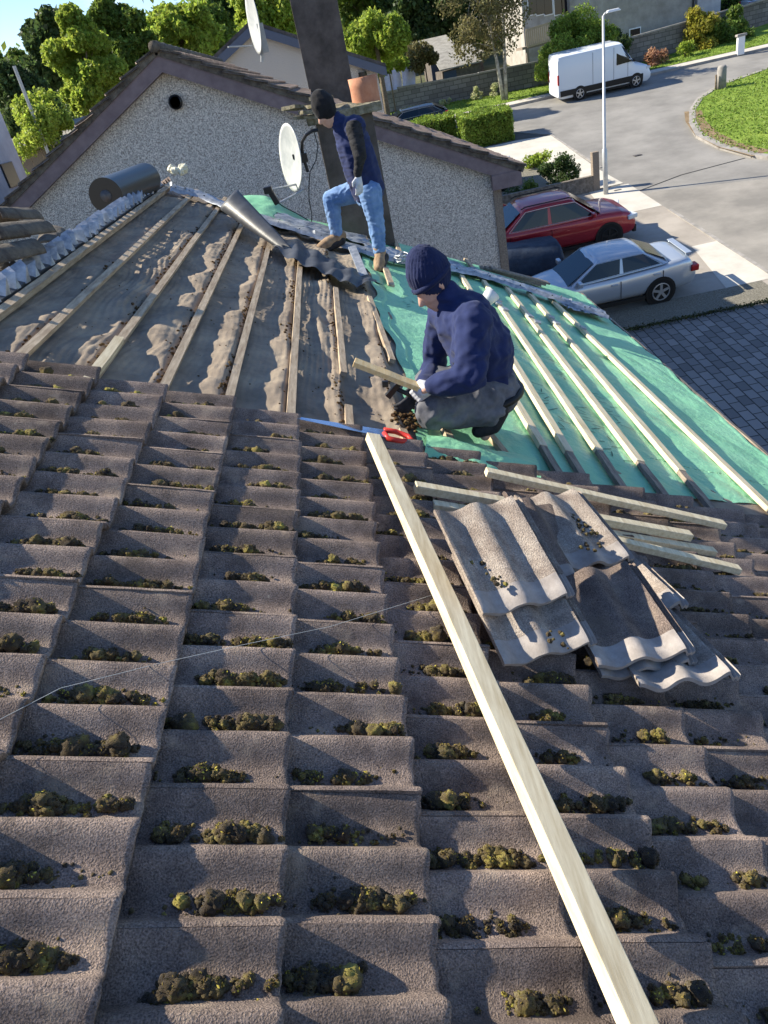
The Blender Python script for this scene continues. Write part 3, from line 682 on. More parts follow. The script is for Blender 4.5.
# ridge caps piled beyond the left ridge
def ridge_cap(px,py,y,rz,ry_,label):
    bm=bmesh.new(); n=20
    rings=[]
    for i in range(13):
        x=-.23+.46*i/12; ro=[];ri=[]
        for k in range(n+1):
            th=math.pi*k/n; r=.105+.006*noise.noise(Vector((x*12,th*3,px)))+ (.012 if i<2 else 0)
            ro.append(bm.verts.new((x,math.cos(th)*r,math.sin(th)*r*.85))); ri.append(bm.verts.new((x,math.cos(th)*(r-.016),math.sin(th)*(r-.016)*.85)))
        rings.append((ro,ri))
    for i in range(12):
        for k in range(n):
            bm.faces.new((rings[i][0][k],rings[i+1][0][k],rings[i+1][0][k+1],rings[i][0][k+1])); bm.faces.new((rings[i][1][k],rings[i][1][k+1],rings[i+1][1][k+1],rings[i+1][1][k]))
    for i in (0,12):
        for k in range(n): bm.faces.new((rings[i][0][k],rings[i][0][k+1],rings[i][1][k+1],rings[i][1][k]))
    for k in (0,n):
        for i in range(12): bm.faces.new((rings[i][0][k],rings[i+1][0][k],rings[i+1][1][k],rings[i][1][k]))
    o=obj('ridge_cap',bm,MT['stonedark'],None,True); o.location=at(px,py,y); o.rotation_euler=(0,ry_,rz); tag(o,label,'ridge cap','old ridge caps lying over the ridge')
MT['stonedark']=mat('dark_lichened_concrete',(.06,.05,.045),(.17,.15,.12),12,rough=.95,bump=.9,bscale=90,bdist=.01,detail=9)
ridge_cap(16,238,4.7,R(70),.15,'foremost dark ridge cap at the left edge of the photo')
ridge_cap(52,247,5.4,R(100),-.1,'lone round ridge cap right of the other caps beyond the ridge')
ridge_cap(2,262,4.4,R(60),.1,'lowest dark ridge cap at the left edge, under the foremost one')
ridge_cap(10,222,5.2,R(80),.2,'highest ridge cap of the heap at the left edge')
P=[at(random.uniform(-30,40),random.uniform(240,285),random.uniform(4.5,5.4))+Vector((0,0,-.06)) for _ in range(60)]
tag(lumps('broken_mortar',P,[random.uniform(.015,.035) for _ in P],MT['stonedark'],None,.8),kind='stuff')
# satellite dishes
def dish(c,rad,face,label,y=None,arm=True,bracket=None,lnb=True):
    d=empty('satellite_dish',c,label,'satellite dish'); f=Vector(face).normalized(); s=f.cross(Vector((0,0,1))).normalized(); u=s.cross(f)
    bm=bmesh.new(); N=28; rows=[]
    for layer in (0,1):
        ctr=bm.verts.new(-f*(.16*rad)-f*.008*layer); rr=[]
        for q in (.35,.7,.9,1.0):
            rr.append([bm.verts.new(s*math.cos(2*math.pi*k/N)*rad*q*.92+u*math.sin(2*math.pi*k/N)*rad*q-f*(.16*rad*(1-q*q))-f*.008*layer) for k in range(N)])
        for k in range(N): bm.faces.new((ctr,rr[0][k],rr[0][(k+1)%N]))
        for a_,b_ in zip(rr[:-1],rr[1:]):
            for k in range(N): bm.faces.new((a_[k],b_[k],b_[(k+1)%N],a_[(k+1)%N]))
        rows.append(rr[-1])
    for k in range(N): bm.faces.new((rows[0][k],rows[1][k],rows[1][(k+1)%N],rows[0][(k+1)%N]))
    obj('reflector',bm,MT['dish'],d,True)
    return d,f,s,u
c1=at(290,158,8.9)
d,f,s,u=dish(c1,.34,(-.93,-.40,.12),'grey satellite dish bracketed to the left of the chimney')
bm=bmesh.new(); lnb=at(268,190,8.55)-c1; base=at(298,184,8.9)-c1
tube(bm,[base,lnb],.011,8); tube(bm,[at(303,190,8.9)-c1,(at(303,190,8.9)-c1).lerp(at(280,203,8.75)-c1,.5),at(279,203,8.75)-c1],.012,8); obj('arm',bm,MT['galv'],d)
bm=bmesh.new(); box(bm,lnb,(.09,.09,.07)); box(bm,lnb+Vector((.04,0,-.08)),(.06,.07,.16),Matrix.Rotation(-.3,3,'Y')); obj('receiver',bm,MT['black'],d,False,.01)
bm=bmesh.new(); pp=[(318,130),(312,131),(306,135),(302,142),(302,150),(304,160),(308,172)]; tube(bm,[at(x,y,9.05)-c1 for x,y in pp],.018,8); box(bm,at(303,158,9.0)-c1,(.10,.08,.09)); box(bm,at(297,156,8.95)-c1,(.1,.05,.05)); obj('bracket',bm,MT['black'],d)
bm=bmesh.new(); tube(bm,[at(x,y,9.0)-c1 for x,y in ((314,132),(318,146),(316,160),(310,172),(309,185),(309,200),(312,215),(311,228))],.006,6); tube(bm,[at(x,y,8.7)-c1 for x,y in ((274,200),(284,207),(296,213),(308,220))],.006,6); obj('cable',bm,MT['black'],d)
# ================================================================ NEIGHBOUR HOUSE
D=12.6
ap=at(155,47,D); lf=at(0,214,D); rt=at(515,160,D)
nh=empty('neighbour_house',(ap.x,D,gz(ap.x,D)),'pebbledashed gable house with purple-brown bargeboards, just beyond the stripped roof','house'); nl=nh.location.copy()
def nb(name,bm,m,smooth=False,bev=0,par=None):
    o=obj(name,bm,m,par or nh,smooth,bev)
    if par is None: o.location=-nl
    return o
tl=math.tan(R(27)); hw=rt.x-ap.x; EV=Vector((ap.x+hw,D,ap.z-hw*tl)); LE=Vector((ap.x-hw-.9,D,ap.z-(hw+.9)*tl)); DEP=9.0
wr=at(494,185,D).x
bm=bmesh.new(); q=[(LE.x+.4,D+.12,-9),(wr,D+.12,-9),(wr,D+.12,EV.z-.02+ (EV.x-wr)*tl-.28),(ap.x,D+.12,ap.z-.28),(LE.x+.4,D+.12,LE.z-.05)]
prism(bm,q,(0,DEP-.3,0)); nb('wall',bm,W)
# bargeboards on the gable
for sgn,E_ in ((1,EV),(-1,LE)):
    bm=bmesh.new(); t=(E_-ap).normalized(); dn=Vector((0,0,-1))
    a0=ap+Vector((0,-.04,-.10)); a1=E_+Vector((0,-.04,-.10)); prism(bm,[a0,a1,a1+dn*.185,a0+dn*.19],(0,.035,0)); nb('bargeboard',bm,MT['fascia'])
    bm=bmesh.new(); prism(bm,[a0+dn*.191,a1+dn*.186,a1+dn*.21,a0+dn*.215],(0,.155,0)); nb('soffit_trim',bm,MT['fascia'])
# roof slopes as stepped tiles with wavy profile
for sgn,Lr in ((1,hw+.12),(-1,hw+1.0)):
    sl_len=Lr/math.cos(R(27)); cs,sn=math.cos(R(27)),math.sin(R(27)); V_=[];F_=[];o_=0
    ncr=int(sl_len/.33)+1
    for k in range(ncr):
        a=sl_len*k/ncr; b=sl_len*(k+1)/ncr+.02; jig=random.uniform(-.012,.012)
        for t,hh_ in ((0,.0),(.5,.018),(1,.045),(1,.012)):
            s_=a+(b-a)*t
            for j in range(241):
                y=D-.10+jig+DEP*j/240; ph=(j%4); pr2=(0,.02,.035,.02)[ph] if True else 0
                h=hh_+pr2; rough=.012*noise.noise(Vector((s_*4,y*3,sgn)))
                V_.append((ap.x+sgn*(s_*cs+h*sn),y,ap.z-s_*sn+(h+rough)*cs-.04)); o_+=1
        base=o_-4*241
        for r_ in range(3):
            for j in range(240):
                p=base+r_*241+j; F_.append((p,p+241,p+242,p+1))
    o=bulk('roof_slope',V_,F_,MT['tile'],nh,True); o.location=-nl
    a_=o.data.attributes.new('tint','FLOAT','POINT'); a_.data.foreach_set('value',list(np.repeat(rng.random(ncr*4),241))); o.data.set_sharp_from_angle(angle=R(50))
    # verge edge: tile ends and mortar visible above the bargeboard
    for k in range(ncr):
        a=sl_len*k/ncr; b=sl_len*(k+1)/ncr
        bm=bmesh.new(); p0=Vector((ap.x+sgn*a*cs,D-.06,ap.z-a*sn-.045)); p1=Vector((ap.x+sgn*b*cs,D-.06,ap.z-b*sn-.045)); upv=Vector((sgn*sn,0,cs))
        prism(bm,[p0-upv*.055,p1-upv*.055,p1+upv*.05,p0+upv*.012],(0,.3,0)); prism(bm,[p0+upv*.015+Vector((0,-.03,0)),p1+upv*.055+Vector((0,-.03,0)),p1+upv*.075+Vector((0,-.03,0)),p0+upv*.035+Vector((0,-.03,0))],(0,.3,0)) 
        nb('verge_tile',bm,MT['stonedark'])
bm=bmesh.new(); tube(bm,[(ap.x,D-.12+i*DEP/30,ap.z+.0+.008*(i%2)) for i in range(31)],.075,12); nb('ridge',bm,MT['stonedark'],True)
# vent
vc=at(176,102,D+.1); bm=bmesh.new(); tube(bm,[vc,vc+Vector((0,-.08,0)),vc+Vector((0,-.08,0)),vc+Vector((0,-.02,0))],[.10,.10,.075,.07],24); vo=nb('vent_pipe',bm,MT['black'],True)
# right corner: brown downpipe board, eave box, gutter
bm=bmesh.new(); box(bm,(wr+.07,D+.16,-5.5),(.14,.16,abs(EV.z+9.0)*1.0)); pz=EV.z-.1; bm.free()
bm=bmesh.new(); box(bm,(wr+.06,D+.14,(pz-9)/2),(.13,.13,abs(-9-pz))); nb('corner_board',bm,MT['darkwood'])
bm=bmesh.new(); box(bm,(EV.x-.03,D+DEP/2-.05,EV.z-.19),(.1,DEP,.16)); nb('gutter',bm,MT['white'],bev=.02)
bm=bmesh.new(); box(bm,((EV.x+wr)/2+.02,D+.0,EV.z-.22),(EV.x-wr+.1,.12,.22)); nb('eave_box',bm,MT['fascia'])
# chimney of the neighbour, far along the roof
def px_stack(pts,y,dep,m,name,par,capm=None):
    (a,b,c_,d_)=[at(*p,y) for p in pts]; bm=bmesh.new(); prism(bm,[a,b,c_,d_],(0,dep,0)); o=obj(name,bm,m,None,bev=.01); o.parent=par; o.location=-par.location; return o
nch=empty('chimney',(0,0,0)); nch.parent=nh; nch.location=-nl
yb=19.5; x0b,x1b=-.06,.96; zt=2.55
bm=bmesh.new(); box(bm,((x0b+x1b)/2,yb+.35,(zt-.9)/2),(x1b-x0b,.7,zt+.9)); obj('stack',bm,MT['render_dark'],nch,bev=.01)
bm=bmesh.new(); box(bm,((x0b+x1b)/2,yb+.35,zt+.05),(x1b-x0b+.2,.9,.14)); obj('chimney_cap',bm,MT['stonecap'],nch,bev=.01)
for xx in (.25,.68):
    bm=bmesh.new(); tube(bm,[(xx,yb+.35,zt+.1),(xx,yb+.35,zt+.45)],[.14,.12],16); obj('chimney_pot',bm,MT['terra'],nch,True)
c2=at(253,22,17.5); d,f,s,u=dish(c2,.55,(-.96,-.26,.05),'white satellite dish on the neighbouring roof left of the tall dark chimney')
bm=bmesh.new(); tube(bm,[at(262,40,17.6)-c2,at(262,62,17.6)-c2],.03,8); box(bm,at(263,38,17.6)-c2,(.12,.1,.5)); obj('mast',bm,MT['dish'],d); bm=bmesh.new(); tube(bm,[at(252,46,17.3)-c2,at(228,47,17.0)-c2],.015,6); obj('arm',bm,MT['dish'],d)
c3=at(284,22,20.2); bm=bmesh.new(); P=[Vector((random.uniform(-.3,.3),random.uniform(-.1,.1),random.uniform(-.25,.3))) for _ in range(12)]
# cowls seen left of the tall chimney (on the next house)
# ================================================================ SECOND HOUSE BEHIND
def gable_house(name,apx,y,hwid,dep,pitch,wallm,label,eb=.2,base=None,group=None,frame=MT['fascia'],cat='house',over=.15):
    a=at(*apx,y); base=gz(a.x,y)-.3 if base is None else base
    t=empty(name,(a.x,y,base),label,cat,group); o=Vector((-a.x,-y,-base)); tn=math.tan(R(pitch))
    bm=bmesh.new(); prism(bm,[(a.x-hwid,y,base),(a.x+hwid,y,base),(a.x+hwid,y,a.z-hwid*tn-.1),(a.x,y,a.z-.1),(a.x-hwid,y,a.z-hwid*tn-.1)],(0,dep,0)); w_=obj('wall',bm,wallm,t); w_.location=o
    for sg in (1,-1):
        bm=bmesh.new(); e=Vector((a.x+sg*(hwid+.25),y-over,a.z-(hwid+.25)*tn)); top=Vector((a.x,y-over,a.z)); prism(bm,[top,e,e+Vector((0,0,.12)),top+Vector((0,0,.13))],(0,dep+2*over,0)); r_=obj('roof',bm,MT['slate'],t); r_.location=o
        bm=bmesh.new(); prism(bm,[top+Vector((0,-.03,.02)),e+Vector((0,-.03,.02)),e+Vector((0,-.03,-eb)),top+Vector((0,-.03,-eb))],(0,.03,0)); b_=obj('bargeboard',bm,frame,t); b_.location=o
    return t,a
MT['slate']=mat('dark_roof',(.06,.055,.055),(.13,.12,.115),3,rough=.9,bump=.5,bscale=14,bdist=.04)
h2,a2=gable_house('terraced_house',(252,26),24.0,at(386,70,24).x-at(252,26,24).x-.25,8,26,W,'further terraced house with grey pebbledash gable behind the tall dark chimney',frame=mat('blue_grey_board',(.10,.12,.17),rough=.5))
# vertical black slit and white post on its gable
bm=bmesh.new(); p=at(364,82,24.0); tube(bm,[p+Vector((0,-.05,-.25)),p+Vector((0,-.05,.25))],[.10,.12],10); o=obj('lamp_bracket',bm,MT['black'],h2); o.location=-h2.location
# pale house end at far left
ww=mat('pale_render',(.42,.43,.45),(.56,.57,.58),2,rough=.9,bump=.4,bscale=60,detail=9)
a=at(0,118,20); b_=at(26,174,20); bl=empty('pale_house',(a.x,20,gz(a.x,20)),'pale rendered house end cut off by the left edge of the photo','house')
bm=bmesh.new(); xx=b_.x; box(bm,(xx-4,15.5,(a.z-8)/2),(8,9,a.z+12)); o=obj('wall',bm,ww,bl); o.location=-bl.location
bm=bmesh.new(); prism(bm,[(xx+.1,10.9,a.z+2),(xx+.1,10.9,a.z+2.12),(xx-4,10.9,a.z+4.2),(xx-8.2,10.9,a.z+2.1),(xx-8.2,10.9,a.z+2)],(0,9.2,0)); o=obj('roof',bm,MT['slate'],bl); o.location=-bl.location
bm=bmesh.new(); p=at(4,176,19.0); box(bm,(xx,p.y,p.z),(.08,.7,.5)); o=obj('window',bm,MT['black'],bl,bev=.01); o.location=-bl.location

# thin string lying across the tiles, pale droppings
bm=bmesh.new(); pts_=[(-30,735),(60,690),(160,662),(240,645),(330,628),(440,592),(470,585)]
tube(bm,[rp(*uv(x,y,.05),.05+.006*math.sin(i*2)) for i,(x,y) in enumerate(pts_)],.0007,5); tag(obj('string',bm,MT['dish']),'thin pale string lying loosely across the mossy tiles','string')
P=[];Rd=[]
for px,py in ((150,590),(148,505),(45,725),(345,670),(290,672),(70,958),(90,700),(610,820),(520,590),(20,430)):
    a_=uv(px,py,.02)
    for _ in range(3): P.append(rp(a_[0]+random.gauss(0,.006),a_[1]+random.gauss(0,.006),.006)); Rd.append(random.uniform(.004,.009))
# ================================================================ PEOPLE
def sweep(bmv,p0,p1,r0,r1,sy=1.0,sdir=(0,1,0),n=None):
    p0=Vector(p0);p1=Vector(p1); L=(p1-p0).length; n=n or max(2,int(L/(.22*max(r0,r1)))+1); sd=Vector(sdir).normalized()
    for i in range(n+1):
        t=i/n; p=p0.lerp(p1,t); r=r0+(r1-r0)*t
        v,f=SPH; w=v*r; s=np.array(sd); w=w+np.outer(w@s,s)*(sy-1)
        bmv.append((w+np.array(p),f))
SPH=ico(2)
def remesh(name,parts,m,parent,vox=.012,smooth=3,disp=None):
    V=[];Fs=[];o=0
    for v,f in parts: V.append(v);Fs.append(f+o);o+=len(v)
    V=np.concatenate(V);Fs=np.concatenate(Fs)
    me=bpy.data.meshes.new('tmp'); me.from_pydata(V.tolist(),[],Fs.tolist()); ob=bpy.data.objects.new('tmp',me); C.objects.link(ob)
    r=ob.modifiers.new('r','REMESH'); r.mode='VOXEL'; r.voxel_size=vox
    s=ob.modifiers.new('s','SMOOTH'); s.iterations=smooth; s.factor=.6
    dg=bpy.context.evaluated_depsgraph_get(); ev=ob.evaluated_get(dg); nm=bpy.data.meshes.new_from_object(ev); bpy.data.objects.remove(ob); bpy.data.meshes.remove(me)
    if disp:
        nm.calc_loop_triangles(); ns=[v.normal.copy() for v in nm.vertices]
        for v,n in zip(nm.vertices,ns): v.co+=n*disp(v.co)
    nm.name=name; return link(name,nm,m,parent,True)
def wr(amp,sc,st=(1,1,1),seed=0):
    def f(p):
        q=Vector((p.x*sc*st[0]+seed,p.y*sc*st[1],p.z*sc*st[2])); q+=Vector((noise.noise(q*.6),noise.noise(q*.6+Vector((5,0,0))),0))*.7
        a=1-abs(noise.noise(q))*2.2; return amp*(a*.7+.5*noise.noise(q*2.3))
    return f
skin=mat('skin',(.52,.30,.22),(.60,.36,.27),20,rough=.55,spec=.35)
navy=mat('navy_fleece',(.010,.018,.070),(.017,.028,.100),12,rough=.92,bump=.4,bscale=300,bdist=.002,sheen=.06)
navyhat=mat('navy_knit',(.008,.014,.055),(.014,.022,.075),12,rough=.95,bump=.8,bscale=120,bdist=.004,stretch=(1,1,.3),sheen=.05)
blackhat=mat('black_knit',(.008,.008,.010),(.014,.014,.017),12,rough=.95,bump=.8,bscale=120,bdist=.004,sheen=.05)
greytr=mat('grey_work_trousers',(.075,.078,.095),(.16,.162,.18),9,rough=.9,bump=.4,bscale=220,bdist=.002)
jeans=mat('blue_jeans',(.085,.175,.37),(.21,.33,.55),6,rough=.9,bump=.3,bscale=250,bdist=.002,detail=8)
boot=mat('dark_boot',(.014,.015,.02),(.03,.03,.035),20,rough=.7,bump=.3)
tanboot=mat('tan_boot',(.20,.13,.08),(.34,.24,.15),20,rough=.8,bump=.3)
glove=mat('pale_glove',(.42,.44,.50),(.62,.63,.68),25,rough=.85,bump=.4)
dglove=mat('dark_glove',(.015,.017,.022),(.04,.04,.05),25,rough=.8,bump=.3)
leather=mat('leather_belt',(.012,.010,.009),rough=.5)
hair=mat('short_hair',(.03,.022,.015),rough=.8)
def hand(P,wrist,palm,fdir,side,m,name,parent,curl=.6,r=.0095,closed=False):
    """palm centre, finger direction, side = direction across the knuckles (towards thumb)"""
    w=Vector(wrist); c=Vector(palm); f=Vector(fdir).normalized(); s=Vector(side); s=(s-f*s.dot(f)).normalized(); n=f.cross(s)
    parts=[]; sweep(parts,w,c,.033,.038,.75,n); 
    for k in (-1,-.33,.33,1): sweep(parts,w.lerp(c,.5)+s*k*.015,c+f*.035+s*k*.026,.018,.0145)
    for k,l in zip((-1,-.33,.33,1),(.058,.074,.080,.072)):
        b=c+f*.04+s*k*.027; d1=(f+n*curl*.6).normalized(); d2=(f+n*curl*1.8).normalized(); d3=(f*.5+n*curl*2.4).normalized()
        p1=b+d1*l*.45; p2=p1+d2*l*.32; p3=p2+d3*l*.28
        sweep(parts,b,p1,r*1.25,r*1.1); sweep(parts,p1,p2,r*1.1,r); sweep(parts,p2,p3,r,r*.85)
    b=w.lerp(c,.45)+s*.03; p1=b+(f*.6+s*.7).normalized()*.035; p2=p1+(f+n*.5*curl).normalized()*.032
    sweep(parts,b,p1,r*1.5,r*1.25); sweep(parts,p1,p2,r*1.2,r)
    return remesh(name,parts,m,parent,.0045,2)
def head(parts,c,f,up,s,k=1.0):
    """c centre of skull, f face direction, up, s side"""
    c=Vector(c);f=Vector(f).normalized();up=Vector(up);up=(up-f*up.dot(f)).normalized();s=f.cross(up)
    E=lambda p,r,sy=1,sd=s: sweep(parts,p,Vector(p)+Vector((0,0,.0001)),r*k,r*k,sy,sd,1)
    o=lambda a,b,d: c+(f*a+up*b+s*d)*k
    E(o(-.015,.03,0),.098,.80); E(o(.02,-.01,0),.085,.80); E(o(.035,-.06,0),.062,.85); E(o(.055,-.095,0),.034,1.1)   # skull, face, jaw, chin
    sweep(parts,o(.088,.015,0),o(.112,-.028,0),.010*k,.017*k); E(o(.100,-.034,.010),.010); E(o(.100,-.034,-.010),.010)       # nose
    sweep(parts,o(.084,.028,-.035),o(.084,.028,.035),.012*k,.012*k)           # brow
    for d in (-1,1):
        E(o(.083,.008,.03*d),.012); E(o(-.005,-.005,.082*d),.019,.5); E(o(-.008,-.028,.078*d),.012,.6); E(o(.070,-.03,.036*d),.022)
    sweep(parts,o(.089,-.062,-.020),o(.089,-.062,.020),.009*k,.009*k); sweep(parts,o(.085,-.074,-.016),o(.085,-.074,.016),.010*k,.010*k)  # lips
    return o,f,up,s
def foot(parts,ankle,toe,up,r=.042):
    a=Vector(ankle);t=Vector(toe);u=Vector(up).normalized(); d=(t-a).normalized()
    sweep(parts,a+u*.05,a-u*.02,r*1.05,r*1.05); sweep(parts,a-d*.05-u*.02,a+(t-a)*.55-u*.01,r*.9,r*.95); sweep(parts,a+(t-a)*.55-u*.015,t-u*.02,r*1.05,r*.85)
# ---------------- kneeling man
Y=3.62
def K(px,py,y): return at(px-3,py,y)
km=empty('person',K(460,430,3.6),'man in navy fleece and navy knit hat kneeling on the green membrane, holding a batten','person'); ko=km.location.copy()
hipc=K(490,385,3.68); chest=K(466,322,3.70); neckb=K(454,306,3.72); hc=K(436,284,3.73)
shL,shR=K(476,322,3.50),K(446,316,3.93); elL=K(474,376,3.36); haL=K(436,387,3.40); elR=K(436,368,4.02); haR=K(424,392,3.66)
knL,knR=rp(.92,3.46,.085),rp(.97,3.88,.085); hpL,hpR=K(488,396,3.56),K(484,386,3.84)
anL,anR=K(497,412,3.50),K(503,402,3.82); toL,toR=rp(1.25,3.50,.02),rp(1.30,3.84,.02)
fd=Vector((-.82,-.28,-.50)); upv=Vector((-.45,.0,.9))
body=[]
ho,f_,u_,s_=head(body,hc,fd,upv,None,1.0)
sweep(body,neckb,hc+Vector((.03,0,-.06)),.062,.058); sweep(body,hipc,chest,.11,.12,1.3); sweep(body,shL,elL,.045,.04); sweep(body,elL,haL,.038,.028); sweep(body,shR,elR,.045,.04); sweep(body,elR,haR,.038,.028)
sweep(body,shL,shR,.05,.05)
for h_,k_,a_,t_ in ((hpL,knL,anL,toL),(hpR,knR,anR,toR)):
    sweep(body,h_,k_,.07,.05); sweep(body,k_,a_,.045,.035); sweep(body,a_,t_,.035,.03)
for w_,d_ in ((haL,(-1,.3,-.3)),(haR,(-1,-.5,-.3))): sweep(body,w_,w_+Vector(d_).normalized()*.05,.024,.022)
b=remesh('body',body,skin,km,.009,2); b.location=-ko
jk=[]; mid=hipc.lerp(chest,.5)+Vector((.035,0,.02))
sweep(jk,hipc+Vector((-.02,0,.01)),mid,.152,.168,1.2); sweep(jk,mid,chest+Vector((.01,0,.0)),.168,.155,1.22); sweep(jk,chest,neckb+Vector((.02,0,.01)),.13,.088,1.15)
sweep(jk,neckb+Vector((.02,0,.0)),neckb+Vector((-.012,0,.055)),.085,.078)
sweep(jk,shL,shR,.088,.088); sweep(jk,shL,elL,.096,.078); sweep(jk,elL,elL.lerp(haL,.5),.080,.072); sweep(jk,elL.lerp(haL,.5),haL+(elL-haL)*.02,.072,.044); sweep(jk,shL+Vector((0,.05,-.03)),mid+Vector((-.02,-.1,0)),.105,.115); sweep(jk,shL.lerp(elL,.5)+Vector((0,.07,0)),mid+Vector((-.08,-.06,-.02)),.09,.10); sweep(jk,shR,elR,.085,.068); sweep(jk,elR,haR+(elR-haR)*.02,.066,.044)
sweep(jk,hipc+Vector((-.03,0,.02)),hipc+Vector((-.10,0,.03)),.12,.09,1.3)
o=remesh('fleece_jacket',jk,navy,km,.009,3,wr(.013,9,(1,1,1.5),2)); o.location=-ko
tr=[]; sweep(tr,hipc+Vector((.02,0,-.03)),hipc+Vector((-.05,0,-.06)),.148,.135,1.3)
for h_,k_,a_ in ((hpL,knL,anL),(hpR,knR,anR)):
    sweep(tr,h_,k_+Vector((.01,0,.02)),.118,.09); sweep(tr,k_+Vector((.01,0,.0)),a_,.085,.066)
o=remesh('work_trousers',tr,greytr,km,.009,2,wr(.015,12,(1,1,1),7)); o.location=-ko
bm=bmesh.new(); n=28; ctr=hipc.lerp(mid,.0)+Vector((.01,0,-.045)); ax=(mid-hipc).normalized(); e1=Vector((0,1,0)); e2=ax.cross(e1).normalized()
tube(bm,[ctr+e1*math.cos(2*math.pi*i/n)*.205+e2*math.sin(2*math.pi*i/n)*.165 for i in range(n+1)],.020,8); o=obj('belt',bm,leather,km,True); o.location=-ko
for a_,t_ in ((anL,toL),(anR,toR)):
    bt=[]; dn=(t_-a_).normalized(); sweep(bt,a_+Vector((-.03,0,-.01)),a_+Vector((.02,0,.0)),.058,.058); sweep(bt,a_+Vector((.03,0,.0)),a_.lerp(t_,.6)+Vector((.02,0,0)),.052,.050); sweep(bt,a_.lerp(t_,.6),t_+Vector((-.03,0,.035)),.052,.040)
    o=remesh('boot',bt,boot,km,.008,2); o.location=-ko
ht=[]; hcc=ho(-.02,.062,0); sweep(ht,hcc,hcc+u_*.05-f_*.012,.118,.092,.92,s_); sweep(ht,ho(-.012,.035,0),ho(-.02,.055,0),.110,.116,.92,s_)
o=remesh('knit_hat',ht,navyhat,km,.008,2,lambda p:.0025*math.sin(math.atan2(p.y-hcc.y,p.x-hcc.x)*34)); o.location=-ko
bm=bmesh.new(); n=36; cb=ho(-.012,.03,0); tube(bm,[cb+f_*math.cos(2*math.pi*i/n)*.103+s_*math.sin(2*math.pi*i/n)*.094+u_*(.008*math.cos(2*math.pi*i/n)) for i in range(n+1)],.017,8); o=obj('hat_brim',bm,navyhat,km,True); o.location=-ko
o=hand(None,haL+(elL-haL)*.1,haL+Vector((-.055,.03,-.02)),(-.6,.45,-.55),(-.3,.2,.9),glove,'glove',km,.7,.0105); o.location=-ko
o=hand(None,haR+(elR-haR)*.1,haR+Vector((-.05,-.04,-.01)),(-.7,-.6,-.3),(-.2,0,.9),dglove,'glove',km,.7,.0105); o.location=-ko; o['label']='dark glove on the far hand'
# claw hammer in the hand
ham=empty('hammer',haR,'black-handled hammer in the kneeling man\'s dark-gloved hand','hammer')
a=K(428,402,3.52)-haR; b_=K(398,388,3.52)-haR; bm=bmesh.new(); tube(bm,[a,a.lerp(b_,.5),b_],[.017,.014,.011],8); obj('handle',bm,MT['black'],ham,True)
bm=bmesh.new(); box(bm,b_,(.03,.03,.12),Matrix.Rotation(.9,3,'Y'),.8); tube(bm,[b_+Vector((-.03,0,.03)),b_+Vector((-.06,0,.035))],.018,10); obj('hammer_head',bm,MT['black'],ham,False)
# ---------------- standing man
def Q(px,py,y=7.75): return at(px,py,y)
sm=empty('person',Q(360,262),'man in navy body warmer, black knit hat and blue jeans standing on the verge','person'); so_=sm.location.copy()
hc=Q(326,112,7.76); neckb=Q(339,126,7.78); chest=Q(354,147,7.8); hipc=Q(367,186,7.8); shL=Q(354,128,7.60); shR=Q(343,130,8.0)
elL=Q(360,156,7.5); haL=Q(358,176,7.5); elR=Q(352,160,8.05); haR=Q(352,180,8.0)
hpL=Q(370,192,7.68); hpR=Q(360,190,7.92); knL=Q(376,222,7.66); anL=Q(380,253,7.63); knR=Q(331,199,7.95); anR=Q(337,236,7.95)
toL=anL+Vector((-.05,-.17,-.09)); toR=anR+Vector((-.19,-.05,-.05))
rz=lambda p: -(H+p.x*NN[0])/NN[2]
print('roof under feet',anL.z-rz(anL),anR.z-rz(anR))
body=[]; ho,f_,u_,s_=head(body,hc,(-.80,-.32,-.50),(-.4,0,.9),None,.98)
sweep(body,neckb,hc+Vector((.03,0,-.05)),.058,.055); sweep(body,hipc,chest,.11,.12,1.2); sweep(body,shL,elL,.045,.038); sweep(body,elL,haL,.036,.026); sweep(body,shR,elR,.045,.038); sweep(body,elR,haR,.036,.026); sweep(body,shL,shR,.05,.05)
for h_,k_,a_,t_ in ((hpL,knL,anL,toL),(hpR,knR,anR,toR)):
    sweep(body,h_,k_,.07,.048); sweep(body,k_,a_,.045,.034); sweep(body,a_,t_,.034,.03)
for w_ in (haL,haR): sweep(body,w_,w_+Vector((-.01,0,-.05)),.024,.022)
o=remesh('body',body,skin,sm,.010,2); o.location=-so_
vs_=[]; sweep(vs_,hipc+Vector((.0,0,-.015)),hipc.lerp(chest,.5),.170,.175,1.1); sweep(vs_,hipc.lerp(chest,.5),chest+Vector((0,0,.03)),.175,.168,1.15); sweep(vs_,chest,neckb+Vector((.02,0,0)),.145,.09,1.15); sweep(vs_,neckb+Vector((.02,0,0)),neckb+Vector((-.01,0,.05)),.082,.074)
sweep(vs_,shL+Vector((.01,.05,0)),shR+Vector((.01,-.05,0)),.105,.105)
o=remesh('body_warmer',vs_,navy,sm,.010,2,wr(.012,9,(.7,.7,2.0),3)); o.location=-so_
sv=mat('black_ribbed_sweater',(.010,.010,.012),(.03,.03,.034),15,rough=.9,bump=.5,bscale=100); slv=[]
sweep(slv,shL,elL,.08,.062); sweep(slv,elL,haL+Vector((0,0,.02)),.055,.038); 
sweep(slv,shR,elR,.070,.055); sweep(slv,elR,haR+Vector((0,0,.02)),.055,.038)
o=remesh('sweater_sleeves',slv,sv,sm,.009,2,wr(.007,16,(.8,.8,2),5)); o.location=-so_
jn=[]; sweep(jn,hipc+Vector((0,0,-.0)),hipc+Vector((.0,0,-.08)),.15,.14,1.15)
